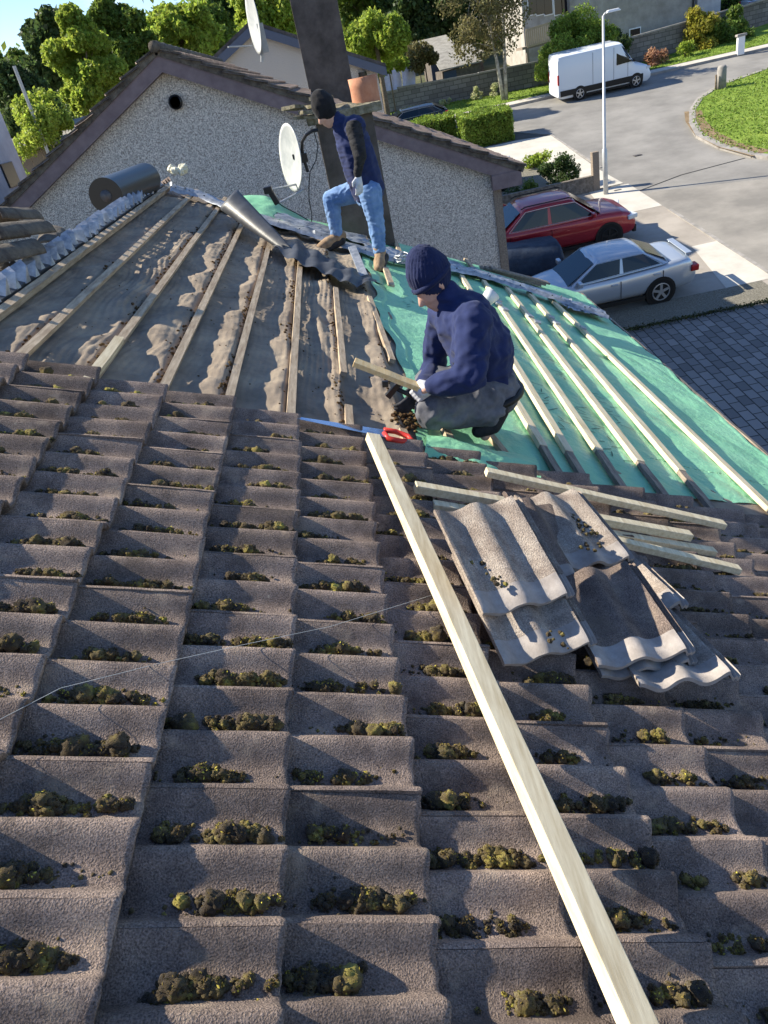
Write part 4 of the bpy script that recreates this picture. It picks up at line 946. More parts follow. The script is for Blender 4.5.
for h_,k_,a_ in ((hpL,knL,anL),(hpR,knR,anR)):
    sweep(jn,h_,k_,.118,.085); sweep(jn,k_,k_.lerp(a_,.35),.084,.082); sweep(jn,k_.lerp(a_,.35),a_+Vector((0,0,.03)),.078,.064)
o=remesh('jeans',jn,jeans,sm,.009,2,wr(.008,13,(1,1,1.8),9)); o.location=-so_
for a_,t_ in ((anL,toL),(anR,toR)):
    bt=[]; foot(bt,a_,t_,(0,0,1),.06); sweep(bt,a_+Vector((0,0,.10)),a_+Vector((0,0,.02)),.058,.062); o=remesh('boot',bt,tanboot,sm,.008,2); o.location=-so_; bt=[]; sweep(bt,a_+Vector((.03,0,-.05)),t_+Vector((0,0,-.05)),.055,.048); w_=remesh('sole',bt,boot,o,.008,1)
ht=[]; hcc=ho(-.02,.06,0); sweep(ht,hcc,hcc+u_*.05-f_*.01,.118,.092,.92,s_); sweep(ht,ho(-.008,.022,0),ho(-.02,.05,0),.112,.115,.92,s_)
o=remesh('knit_hat',ht,blackhat,sm,.008,2); o.location=-so_
for w_,c_ in ((haL,Vector((-.005,-.01,-.06))),(haR,Vector((-.01,0,-.06)))):
    o=hand(None,w_,w_+c_,(-.1,0,-1),(-.9,-.3,0),glove,'glove',sm,.35,.0105); o.location=-so_
# ================================================================ GROUND
def terrain():
    xs=np.concatenate([np.linspace(-400,-60,12),np.linspace(-50,80,66),np.linspace(95,500,12)]); ys=np.concatenate([np.linspace(-200,-20,8),np.linspace(-15,70,60),np.linspace(80,140,14),np.linspace(170,900,12)])
    vs=[(x,y,gz(x,y)+(0 if y<90 else 0)) for x in xs for y in ys]; n=len(ys); fs=[(i*n+j,(i+1)*n+j,(i+1)*n+j+1,i*n+j+1) for i in range(len(xs)-1) for j in range(n-1)]
    o=bulk('ground',vs,fs,MT['ground']); o['kind']='structure'
terrain()
side_x=10.7
road=[(10.7,-30),(24,-30),(24,20),(24,30),(26,38),(70,36),(70,46),(4,46),(-20,46),(-20,41),(6,41),(9.5,40.2),(10.6,38),(10.4,30)]
def poly(name,p,m,off): 
    bm=bmesh.new(); f=bm.faces.new([bm.verts.new((x,y,gz(x,y)+off)) for x,y in p]); 
    bmesh.ops.triangulate(bm,faces=[f]); 
    bmesh.ops.recalc_face_normals(bm,faces=bm.faces)
    if sum(q.normal.z for q in bm.faces)<0: bmesh.ops.reverse_faces(bm,faces=bm.faces)
    o=obj2(name,bm,m); o['kind']='structure'; return o
def obj2(name,bm,m):
    me=bpy.data.meshes.new(name); bm.to_mesh(me); bm.free(); return link(name,me,m)
poly('road',road,MT['asphalt'],.02)
MT['asphalt2']=mat('paler_asphalt',(.18,.17,.155),(.28,.262,.235),.6,rough=.92,bump=.3,bscale=60,detail=12)
poly('road_patch',[(10.72,27.0),(30,20),(30,-30),(10.72,-30)],MT['asphalt2'],.026)
poly('driveway',[(2.3,17.7),(10.68,17.7),(10.68,28.3),(2.3,28.3)],MT['concrete'],.03)
poly('footpath',[(8.6,28.5),(10.55,28.5),(10.45,31),(10.6,37.8),(9.2,38.3),(5.5,38.3),(5.5,33.4),(8.6,33.4)],MT['slab'],.034)
poly('footpath',[(8.9,25.3),(10.66,25.3),(10.66,28.3),(9.2,28.3)],MT['slab'],.036)
poly('footpath',[(-20,46.15),(70,46.15),(70,47.0),(-20,47.0)],MT['slab'],.12)
poly('gravel_strip',[(2.9,17.35),(10.3,17.1),(10.3,18.25),(2.9,18.45)],MT['gravel'],.05)
poly('footpath',[(9.4,18.3),(10.66,18.3),(10.66,21.4),(9.9,21.4)],MT['slab'],.038)
# pavers: running bond, courses along the street
pv=bpy.data.materials.new('block_paving'); pv.use_nodes=True; nt=pv.node_tree; b=nt.nodes['Principled BSDF']; b.inputs['Roughness'].default_value=.85
tc=nt.nodes.new('ShaderNodeTexCoord'); mp=nt.nodes.new('ShaderNodeMapping'); mp.inputs['Rotation'].default_value=(0,0,R(90)); nt.links.new(tc.outputs['Object'],mp.inputs[0])
br=nt.nodes.new('ShaderNodeTexBrick'); br.inputs['Scale'].default_value=1; br.inputs['Brick Width'].default_value=.34; br.inputs['Row Height'].default_value=.22; br.inputs['Mortar Size'].default_value=.013; br.inputs['Mortar Smooth'].default_value=.3; br.inputs['Bias'].default_value=0
br.inputs['Color1'].default_value=(.13,.125,.125,1); br.inputs['Color2'].default_value=(.24,.23,.225,1); br.inputs['Mortar'].default_value=(.03,.03,.028,1)
wn=nt.nodes.new('ShaderNodeTexNoise'); wn.inputs['Scale'].default_value=2.5; mxv=nt.nodes.new('ShaderNodeMix'); mxv.data_type='VECTOR'; mxv.inputs[0].default_value=.02
nt.links.new(mp.outputs[0],mxv.inputs[4]); nt.links.new(mp.outputs[0],wn.inputs[0]); nt.links.new(wn.outputs['Color'],mxv.inputs[5]); nt.links.new(mxv.outputs[1],br.inputs['Vector'])
nt.links.new(br.outputs['Color'],b.inputs['Base Color']); bp=nt.nodes.new('ShaderNodeBump'); bp.invert=True; bp.inputs['Distance'].default_value=.015; nt.links.new(br.outputs['Fac'],bp.inputs['Height']); nt.links.new(bp.outputs[0],b.inputs['Normal'])
poly('paving',[(2.5,-12),(10.66,-12),(10.66,17.05),(2.5,17.3)],pv,.03)
# weeds along the paver edge
P=np.array([[x,17.2-.03*(x-3)+rng.normal()*.06,gz(x,17.2)+.05+rng.random()*.08] for x in rng.uniform(2.6,10.6,2600)])
lf=leafmat('weed_leaf',(.03,.04,.012),(.09,.10,.03),.4,.2); o=leaves('weeds',P,None,.05,lf,None); o['kind']='stuff'
# lawns
def lawn(name,pl,n,off=.08,hgt=.06):
    poly(name,pl,MT['grass'],off)
grassl=leafmat('grass_blade',(.10,.17,.02),(.20,.28,.05),.3,.3)
isl=[(15.3,28.2),(15.0,30),(15.1,32.2),(15.8,34.4),(16.6,36.2),(17.9,38.2),(19.6,39.8),(23,41.2),(32,42.3),(60,43),(60,6),(26,10),(19.5,20),(16.8,25)]
poly('lawn',isl,MT['grass'],.12)
poly('lawn',[(-20,47.05),(33,47.05),(33,54),(-20,54)],MT['grass'],.13)
poly('lawn',[(-6,40.2),(8.9,40.2),(9.3,41.2),(6,44.8),(4,45.9),(-6,45.9)],MT['grass'],.10)
for pl,n in ((isl[:10],16000),([(3,47.1),(33,47.1),(33,49.5),(3,51)],9000)):
    # grass tufts
    P=[]
    xs=[q[0] for q in pl]; ys=[q[1] for q in pl]
    while len(P)<n:
        x=random.uniform(min(xs),min(max(xs),36)); y=random.uniform(min(ys),max(ys)); ins=False; j=len(pl)-1
        for i in range(len(pl)):
            if (pl[i][1]>y)!=(pl[j][1]>y) and x<(pl[j][0]-pl[i][0])*(y-pl[i][1])/(pl[j][1]-pl[i][1])+pl[i][0]: ins=not ins
            j=i
        if ins: P.append((x,y,gz(x,y)+.13+random.random()*.04))
    o=leaves('grass_tufts',np.array(P),None,.09,grassl,None); o['kind']='stuff'
def kerb(pts,w=.14,h=.12,off=.0,name='kerb'):
    bm=bmesh.new()
    for a,b_ in zip(pts[:-1],pts[1:]): bar(bm,(a[0],a[1],gz(*a)+h/2+off),(b_[0],b_[1],gz(*b_)+h/2+off),w,h+.04)
    o=obj(name,bm,MT['kerb']); o['kind']='structure'
kerb([(x,46.07) for x in (-20,4,12,20,30,70)]); kerb([isl[-1]]+isl[:10],.3,.11); kerb([(10.6,31),(10.62,38),(9.4,40)],.1,.03)
kerb([(10.7,-12),(10.7,24.8)],.12,.03)
soil=mat('bare_soil',(.16,.11,.06),(.27,.20,.12),3,rough=1,bump=.8,bscale=20,bdist=.05)
poly('bare_earth',[(15.1,28.0),(14.8,30),(14.95,32.3),(15.6,34.6),(16.3,36.3),(16.9,35.9),(16.2,34),(15.75,32),(15.6,30),(15.9,28.2)],soil,.125)
# road seams
tar=mat('tar_seam',(.02,.02,.02),rough=.8)
def seam(pts,w=.06):
    bm=bmesh.new(); pr=None
    for (x,y) in pts:
        a=bm.verts.new((x,y-w/2,gz(x,y)+.031)); b_=bm.verts.new((x,y+w/2,gz(x,y)+.031))
        if pr: bm.faces.new((pr[0],a,b_,pr[1]))
        pr=(a,b_)
    o=obj2('road_seam',bm,tar); o['kind']='structure'
seam([(10.7,27.3),(12.5,28.0),(15,28.3)],.05)
iron=mat('iron_cover',(.05,.05,.05),(.10,.09,.09),8,rough=.7)
for (x,y,s) in ((12.3,31.6,.3),(10.1,27.9,.25),(16.5,26.5,.3)):
    bm=bmesh.new(); box(bm,(x,y,gz(x,y)+.033),(s,s*.8,.012)); o=obj('manhole_cover',bm,iron); tag(o,{12.3:'square iron cover in the asphalt near the junction',10.1:'small iron cover in the pale slabs beside the lamp post',16.5:'iron cover in the asphalt at the right of the street'}[x],'drain cover')
# ================================================================ STREET FURNITURE
steel=mat('grey_steel',(.40,.42,.44),(.55,.56,.57),2,rough=.5,metal=.4)
lp=empty('street_lamp',(9.62,27.71,gz(9.62,27.71)),'tall grey steel street lamp beside the red car\'s driveway','street lamp')
bm=bmesh.new(); tube(bm,[(0,0,0),(0,0,1.5),(0,0,1.55),(.10,0,5.45)],[.085,.085,.055,.04],12); obj('pole',bm,steel,lp,True)
bm=bmesh.new(); tube(bm,[(.10,0,5.43),(.16,0,5.5),(.3,0,5.53)],.03,8); obj('bracket',bm,steel,lp,True)
bm=bmesh.new(); box(bm,(.42,0,5.53),(.5,.2,.08),None,.7); obj('lantern',bm,MT['white'],lp,False,.02)
bt_=empty('bollard',(19.36,39.12,gz(19.36,39.12)),'grey concrete post standing on the grass corner','bollard')
bm=bmesh.new(); tube(bm,[(0,0,0),(0,0,1.0),(0,0,1.08)],[.22,.21,.15],12); obj('post',bm,MT['kerb'],bt_,True)
bm=bmesh.new(); tube(bm,[(-.32,-.1,0),(-.32,-.1,.75)],[.05,.05],8); obj('stake',bm,MT['bark'],bt_,True)
# posts on the lawn by the wall
for i,(px,py,hh,lab) in enumerate(((740,56,.9,'white utility marker post on the far verge'),)):
    p=G(px,py); e_=empty('marker_post',(p.x,p.y,gz(p.x,p.y)),lab,'marker post'); bm=bmesh.new(); box(bm,(0,0,.5),(.4,.2,.9)); obj('post',bm,MT['white'],e_,False,.03); bm=bmesh.new(); box(bm,(0,0,1.0),(.55,.3,.12)); obj('cap',bm,MT['kerb'],e_,False,.03)
# garden wall, pillar, gravel
gwm=mat('garden_wall_stone',(.10,.085,.07),(.24,.21,.18),9,rough=.95,bump=.8,bscale=25,bdist=.03)
bm=bmesh.new(); bar(bm,(3,28.42,gz(3,28.42)+.25),(9.4,28.42,gz(9.4,28.42)+.25),.22,.6); bm2=obj('garden_wall',bm,gwm); tag(bm2,'low dark stone garden wall behind the red car','wall')
bm=bmesh.new(); box(bm,(9.5,28.42,gz(9.5,28.4)+.65),(.24,.24,1.35)); tag(obj('gate_pillar',bm,MT['darkwood'],None,False,.01),'brown square gate pillar next to the street lamp','pillar')
poly('garden_bed',[(2.5,28.6),(9.3,28.6),(8.6,33.3),(2.5,33.3)],MT['gravel'],.045)
fol=lambda n,a,b,i=.35,t=.3: leafmat(n,a,b,i,t)
LG=fol('hedge_leaf',(.11,.18,.025),(.25,.34,.06),.35,.45); DG=fol('dark_leaf',(.03,.06,.02),(.085,.13,.04),.35,.4); BG=fol('bright_leaf',(.17,.25,.03),(.32,.40,.07),.3,.5)
MG=fol('mid_leaf',(.07,.12,.02),(.16,.23,.045),.35,.4); YG=fol('yellow_leaf',(.22,.22,.03),(.36,.32,.05),.3,.4); DRY=fol('birch_leaf',(.10,.10,.04),(.20,.18,.08),.35,.35)
shrub('topiary_bush',G(557,176)+Vector((0,0,.0)),(.52,.5,.75),5000,.07,DG,'dark clipped upright bush in the small front garden',seed=5) if False else None
def sh(px,py,y,rad,n,leaf,m,label,cat='shrub',seed=1,name='shrub',lobes=9,lr=.6):
    c=at(px,py,y); return shrub(name,c,rad,n,leaf,m,label,cat,None,lobes,lr,seed)
sh(557,176,29.6,(.62,.6,.75),6000,.09,DG,'dark clipped upright bush in the front garden behind the red car',seed=5,name='topiary_bush')
sh(516,201,29.0,(.55,.5,.42),3500,.08,DG,'low dark round bush at the left of the front garden',seed=6,name='round_bush')
sh(529,192,28.9,(.28,.28,.55),2200,.07,MG,'small pale green conifer between the round bush and the clipped bush',seed=7,name='dwarf_conifer')
sh(578,189,29.2,(.55,.4,.28),2500,.07,DG,'low flat dark bush beside the gate pillar',seed=8,name='low_bush')
sh(536,161,33.0,(.6,.4,.3),1200,.12,BG,'spiky pale green plant in front of the hidden dark car',seed=9,name='garden_plant')
# box hedge
def hedge(name,x0,x1,y0,y1,h,n,leaf,m,label,flare=.06):
    t=empty(name,((x0+x1)/2,(y0+y1)/2,gz((x0+x1)/2,(y0+y1)/2)),label,'hedge'); rg=np.random.default_rng(4)
    P=rg.uniform(-.5,.5,(n,3)); ax=rg.integers(0,3,n); sg=rg.choice([-.5,.5],n); d=rg.random(n)**2.5*.3
    for k in range(3): 
        mk_=ax==k; P[mk_,k]=sg[mk_]*(1-d[mk_])
    P=P*np.array([x1-x0,y1-y0,h]); P[:,2]+=h/2; P+=.05*np.sin(P[:,[1,2,0]]*4+1)+rg.normal(size=P.shape)*.03; P[:,2]=np.maximum(P[:,2],.03)
    P[:,2]+=GB*P[:,1]
    leaves('foliage',P,None,leaf,m,t)
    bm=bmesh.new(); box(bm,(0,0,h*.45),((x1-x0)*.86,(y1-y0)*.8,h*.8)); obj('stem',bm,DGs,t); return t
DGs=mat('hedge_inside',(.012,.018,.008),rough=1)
hedge('hedge',6.7,9.05,38.5,40.2,1.35,26000,.11,LG,'clipped green box hedge at the end of the footpath')
hedge('hedge',.5,6.6,40.2,41.6,1.3,26000,.12,LG,'longer hedge running left behind the near hedge')
# ================================================================ STONE WALL
sw_=bpy.data.materials.new('block_wall'); sw_.use_nodes=True; nt=sw_.node_tree; b=nt.nodes['Principled BSDF']; b.inputs['Roughness'].default_value=.95
tc=nt.nodes.new('ShaderNodeTexCoord'); sp=nt.nodes.new('ShaderNodeSeparateXYZ'); cb=nt.nodes.new('ShaderNodeCombineXYZ'); nt.links.new(tc.outputs['Object'],sp.inputs[0]); nt.links.new(sp.outputs[0],cb.inputs[0]); nt.links.new(sp.outputs[2],cb.inputs[1])
br=nt.nodes.new('ShaderNodeTexBrick'); br.inputs['Scale'].default_value=1; br.inputs['Brick Width'].default_value=.5; br.inputs['Row Height'].default_value=.24; br.inputs['Mortar Size'].default_value=.02; nt.links.new(cb.outputs[0],br.inputs['Vector'])
br.inputs['Color1'].default_value=(.15,.145,.14,1); br.inputs['Color2'].default_value=(.25,.24,.23,1); br.inputs['Mortar'].default_value=(.10,.095,.09,1)
nz=nt.nodes.new('ShaderNodeTexNoise'); nz.inputs['Scale'].default_value=2; nz.inputs['Detail'].default_value=9; mm=nt.nodes.new('ShaderNodeMix'); mm.data_type='RGBA'; mm.blend_type='MULTIPLY'; mm.inputs[0].default_value=.7; nt.links.new(br.outputs['Color'],mm.inputs[6])
crr=nt.nodes.new('ShaderNodeValToRGB'); crr.color_ramp.elements[0].position=.3; crr.color_ramp.elements[0].color=(.55,.52,.5,1); crr.color_ramp.elements[1].position=.65; nt.links.new(nz.outputs['Fac'],crr.inputs[0]); nt.links.new(crr.outputs[0],mm.inputs[7]); nt.links.new(mm.outputs[2],b.inputs['Base Color'])
def bwall(pts,h,label,dz=0):
    o_=Vector((pts[0][0],pts[0][1],gz(*pts[0]))); t=empty('block_wall',o_,label,'wall')
    bm=bmesh.new(); bc=bmesh.new()
    for i,(a,b_) in enumerate(zip(pts[:-1],pts[1:])):
        n=max(1,int(abs(b_[0]-a[0])/2.5))
        for k in range(n):
            p=Vector((a[0]+(b_[0]-a[0])*k/n,a[1]+(b_[1]-a[1])*k/n,0)); q=Vector((a[0]+(b_[0]-a[0])*(k+1)/n,a[1]+(b_[1]-a[1])*(k+1)/n,0)); p.z=gz(p.x,p.y)-.1; q.z=gz(q.x,q.y)-.1
            hh=h[i]+(h[i+1]-h[i])*(k+.5)/n+.1
            prism(bm,[p-o_,q-o_,q-o_+Vector((0,0,hh)),p-o_+Vector((0,0,hh))],(0,.24,0)); prism(bc,[p-o_+Vector((0,-.05,hh+.002)),q-o_+Vector((0,-.05,hh+.002)),q-o_+Vector((0,-.05,hh+.09)),p-o_+Vector((0,-.05,hh+.09))],(0,.34,0))
    obj('blockwork',bm,sw_,t); obj('coping',bc,MT['kerb'],t)
bwall([(0,53.2),(5.2,51.8),(10,50.3),(14.3,49.4),(18.5,49.4)],[1.1,1.25,1.4,1.3,1.5],'long grey blockwork garden wall behind the birch and van')
bwall([(18.6,49.5),(24,51),(30,53.5)],[1.5,1.5,1.4],'lower grey wall continuing right toward the garage')
# ================================================================ VEHICLES
glass=mat('car_glass',(.006,.009,.016),rough=.12,spec=.5); tyre=mat('tyre',(.012,.012,.012),rough=.9); alloy=mat('alloy',(.45,.46,.48),rough=.35,metal=.7); blackp=mat('trim',(.012,.012,.013),rough=.5)
headl=mat('headlamp',(.55,.58,.6),rough=.1,spec=.7); redl=mat('tail_lamp',(.35,.02,.02),rough=.25); seamm=mat('panel_gap',(.01,.01,.01),rough=.9)
def car(label,pos,heading,L,W,paint,top,belt,cab,Hh,wb,wr_=.31,fo=.85,cat='car',tumble=.22,black_trim=False,name='parked_car',van=False,plates=True,wheelm=None):
    """x forward; top = [(x,z)...] hood/deck line; cab=(xA,xB,xC,xD) screen base, roof front, roof rear, rear base"""
    c=Vector((pos[0],pos[1],gz(*pos)+.035)); t=empty(name,c,label,cat)
    up=Vector((0,-GB,1)).normalized(); fx=Vector((math.cos(heading),math.sin(heading),GB*math.sin(heading))).normalized(); sy=up.cross(fx)
    t.rotation_euler=Matrix((fx,sy,up)).transposed().to_euler()
    x0,x1=-L/2,L/2
    def topz(x):
        for (a,za),(b_,zb_) in zip(top[:-1],top[1:]):
            if a<=x<=b_: return za+(zb_-za)*(x-a)/(b_-a)
        return top[0][1] if x<top[0][0] else top[-1][1]
    bm=bmesh.new(); rings=[]; xs=sorted(set([x0,x0+.05,x0+.15,x0+.4,x1-.5,x1-.2,x1-.06,x1]+[x0+L*i/18 for i in range(1,18)]))
    for x in xs:
        e=min(x-x0,x1-x)/L; k=1-(.20 if not van else .06)*max(0,1-e/.16)**2.2; kb=max(0,1-e/.03)
        w=W/2*k; zt=topz(x); zb=.2+.12*kb; zs=[zb,zb+.02,.42,.62,max(.64,zt-.14),zt-.04,zt,zt+.015]; ws=[0,w-.10,w-.015,w,w-.02,w-.07,w-.16,0]
        half=[(ws[i],zs[i] if zs[i]<=zt+.02 else zt) for i in range(8)]
        ring=[bm.verts.new((x,-a,z)) for a,z in half]+[bm.verts.new((x,a,z)) for a,z in half[-2:0:-1]]
        rings.append(ring)
    n=len(rings[0])
    for a,b_ in zip(rings[:-1],rings[1:]):
        for k in range(n): bm.faces.new((a[k],a[(k+1)%n],b_[(k+1)%n],b_[k]))
    bm.faces.new(rings[0]); bm.faces.new(rings[-1][::-1])
    # cabin
    xA,xB,xC,xD=cab; wb_=W/2-.06; wt=W/2-tumble
    zA,zD=topz(xA)-.03,topz(xD)-.03
    def cabp(s,tt,side):  # s along 0 front..1 rear, tt 0 bottom 1 top
        xb=xA+(xD-xA)*s; xt=xB+(xC-xB)*s; zb=zA+(zD-zA)*s; zt=Hh-.05-(.03*(2*s-1)**2) 
        return Vector((xb+(xt-xb)*tt,side*(wb_+(wt-wb_)*tt-.02*(2*s-1)**2*(1)),zb+(zt-zb)*tt))
    NS=10; NT=5; lo={}
    for side in (-1,1):
        for i in range(NS+1):
            for j in range(NT+1): lo[(side,i,j)]=bm.verts.new(cabp(i/NS,j/NT,side))
    for i in range(NS):
        for j in range(NT):
            q=[lo[(-1,i,j)],lo[(-1,i+1,j)],lo[(-1,i+1,j+1)],lo[(-1,i,j+1)]]; bm.faces.new(q); q=[lo[(1,i,j)],lo[(1,i,j+1)],lo[(1,i+1,j+1)],lo[(1,i+1,j)]]; bm.faces.new(q)
    mid={}
    for i in range(NS+1):
        a,b_=cabp(i/NS,1,-1),cabp(i/NS,1,1); 
        mid[i]=[lo[(-1,i,NT)]]+[bm.verts.new(a.lerp(b_,k/6)+Vector((0,0,.055*math.sin(math.pi*k/6)**.6))) for k in range(1,6)]+[lo[(1,i,NT)]]
    for i in range(NS):
        for k in range(6): bm.faces.new((mid[i][k],mid[i+1][k],mid[i+1][k+1],mid[i][k+1]))
    for e_ in (0,NS):
        for j in range(NT):
            prev=[lo[(-1,e_,j)],lo[(1,e_,j)]]
            nx_=[lo[(-1,e_,j+1)],lo[(1,e_,j+1)]]
            if j<NT-1: bm.faces.new((prev[0],prev[1],nx_[1],nx_[0]))
            else: bm.faces.new([prev[0],prev[1]]+mid[e_][::-1])
    bo=obj('body',bm,paint,t,True)
    if van: bo.data.set_sharp_from_angle(angle=R(38))
    else:
        sb=bo.modifiers.new('s','SUBSURF'); sb.levels=sb.render_levels=2
    # glass
    def pane(pts,off,nm='window'):
        bm=bmesh.new(); nn=(pts[1]-pts[0]).cross(pts[-1]-pts[0]).normalized(); 
        if nn.dot(off)<0: nn=-nn
        prism(bm,[p-nn*.004 for p in pts],nn*.012); return obj(nm,bm,glass,t)
    for side in (-1,1):
        cuts=[.07,.49,.53,.90] if not van else [.06,.30]
        for a,b_ in zip(cuts[::2],cuts[1::2]):
            N_=4; pts=[cabp(a+(b_-a)*i/N_,.10,side) for i in range(N_+1)]+[cabp(b_-(b_-a)*i/N_,.86,side) for i in range(N_+1)]
            pane(pts,Vector((0,side,0)))
        if black_trim or True:
            bm=bmesh.new(); tube(bm,[cabp(.05+.87*i/12,.07,side)+Vector((0,side*.006,0)) for i in range(13)]+[cabp(.92-.87*i/12,.90,side)+Vector((0,side*.006,0)) for i in range(13)]+[cabp(.05,.07,side)],.009,5); 
            if not van: obj('window_trim',bm,alloy if not black_trim else blackp,t)
            else: bm.free()
    def screen(s,nm,m0,m1):
        a=lambda tt,k: cabp(s,tt,-1).lerp(cabp(s,tt,1),k)
        o_=Vector((1 if s==0 else -1,0,.3)); bm=bmesh.new(); rows=[]
        for tt in (m0,(m0+m1)/2,m1):
            rows.append([bm.verts.new(a(tt,.06+.88*k/8)+o_.normalized()*(.012+.05*math.sin(math.pi*k/8)*0)) for k in range(9)])
        for r0,r1 in zip(rows[:-1],rows[1:]):
            for k in range(8): bm.faces.new((r0[k],r0[k+1],r1[k+1],r1[k]))
        obj(nm,bm,glass,t)
    screen(0,'windscreen',.06,.93)
    if not van: screen(1,'rear_window',.1,.9)
    # wheels
    xf=x1-fo; xrr=xf-wb
    for wx in (xf,xrr):
        for side in (-1,1):
            yy=side*(W/2-.10)
            bm=bmesh.new(); tube(bm,[(wx,side*(W/2-.22),wr_),(wx,side*(W/2+.006),wr_)],wr_+.065,24); obj('wheel_arch',bm,blackp,t)
            w_=empty('wheel',(wx,yy,wr_)); w_.parent=t
            bm=bmesh.new(); tube(bm,[(0,-.10,0),(0,-.115,0),(0,.115,0),(0,.10,0)],[wr_-.04,wr_,wr_,wr_-.04],28); bm2=obj('tyre',bm,tyre,w_,True,0); bm2.data.set_sharp_from_angle(angle=R(40))
            bm=bmesh.new(); yo=side*.119; tube(bm,[(0,yo-side*.02,0),(0,yo,0)],wr_*.20,12)
            for k in range(5):
                an=k*2*math.pi/5+.3; bar(bm,(math.cos(an)*.03,yo,math.sin(an)*.03),(math.cos(an)*wr_*.68,yo,math.sin(an)*wr_*.68),.02,.062,(0,1,0)) if False else bar(bm,(math.cos(an)*.03,yo,math.sin(an)*.03),(math.cos(an)*wr_*.66,yo,math.sin(an)*wr_*.66),.066,.016,(0,1,0))
            tube(bm,[(math.cos(q*2*math.pi/20)*wr_*.68,yo,math.sin(q*2*math.pi/20)*wr_*.68) for q in range(21)],.016,6,False)
            obj('rim',bm,wheelm or alloy,w_)
    # lights, mirrors, handles, seams, bumpers
    for side in (-1,1):
        bm=bmesh.new(); box(bm,(x1-.20,side*(W/2-.24),topz(x1-.2)-.13),(.34,.34,.13),Matrix.Rotation(-side*.35,3,'Z')); obj('headlight',bm,headl,t,False,.03)
        bm=bmesh.new(); box(bm,(x0+.10,side*(W/2-.19),topz(x0+.1)-.16),(.20,.28,.16)) if not van else box(bm,(x0+.02,side*(W/2-.12),1.25),(.10,.14,.55)); obj('tail_light',bm,redl,t,False,.03)
        bm=bmesh.new(); p=cabp(.10,.06,side); box(bm,p+Vector((.03,side*.13,.06)),(.12,.2,.13)); obj('mirror',bm,paint if not van else blackp,t,False,.03)
        for s in ((.50,.90) if not van else (.36,)):
            p=cabp(s,0,side); 
            bm=bmesh.new(); bar(bm,(p.x,side*(W/2-.0),.36),(p.x,side*(W/2-.005),topz(p.x)-.13),.012,.012); obj('door_seam',bm,seamm,t)
            bm=bmesh.new(); box(bm,(p.x+.16,side*(W/2-.004),topz(p.x)-.19),(.17,.03,.035)); obj('door_handle',bm,paint,t,False,.008)
        bm=bmesh.new(); bar(bm,(xrr+wr_+.08,side*(W/2-.02),.25),(xf-wr_-.08,side*(W/2-.02),.25),.06,.10); obj('sill',bm,blackp,t)
    bm=bmesh.new(); box(bm,(x1-.005,0,.42),(.05,W*.5,.16)); obj('grille',bm,blackp,t,False,.015)
    return t
silv=mat('silver_paint',(.42,.47,.54),rough=.28,metal=.45,coat=.6); redp=mat('red_paint',(.30,.012,.022),rough=.3,metal=.25,coat=.8); whitep=mat('white_van_paint',(.66,.70,.76),rough=.35,coat=.4); darkp=mat('dark_paint',(.012,.014,.02),rough=.25,coat=.6)
s_top=[(-2.2,.62),(-2.12,.90),(-1.95,1.02),(-1.55,1.03),(-1.2,.98),(0,.93),(.95,.93),(1.3,.90),(1.8,.80),(2.1,.66),(2.2,.5)]
sc_=car('silver saloon with boot spoiler parked nose-in, nearest the roof edge',(6.42,19.1),math.pi,4.45,1.72,silv,s_top,.93,(1.15,.35,-.85,-1.55),1.43,2.6,.32,.86)
for side in (-1,1):
    pass
bm=bmesh.new(); box(bm,(-2.03,0,1.06),(.16,1.15,.03)); 
for sd in (-1,1): box(bm,(-2.03,sd*.52,1.03),(.12,.05,.06))
obj('spoiler',bm,silv,sc_,False,.012)
r_top=[(-2.2,.75),(-2.12,1.02),(-1.9,1.10),(0,1.06),(1.0,1.05),(1.3,1.05),(1.8,1.0),(2.08,.88),(2.2,.66)]
rc_=car('dark red sport utility car parked facing the street by the lamp post',(6.58,23.55),0,4.45,1.86,redp,r_top,1.06,(1.15,.35,-1.2,-2.0),1.66,2.67,.36,.90,wheelm=blackp)
for sd in (-1,1):
    bm=bmesh.new(); tube(bm,[(.3,sd*.62,1.62),(.2,sd*.62,1.66),(-1.1,sd*.62,1.66),(-1.25,sd*.62,1.61)],.018,6); obj('roof_rail',bm,blackp,rc_)
bm=bmesh.new(); prism(bm,[(-1.5,-.012,1.64),(-1.62,-.012,1.64),(-1.64,-.012,1.72)],(0,.024,0)); obj('aerial_fin',bm,redp,rc_)
bm=bmesh.new(); box(bm,(2.17,0,.38),(.12,1.5,.22)); obj('lower_bumper',bm,blackp,rc_,False,.03)
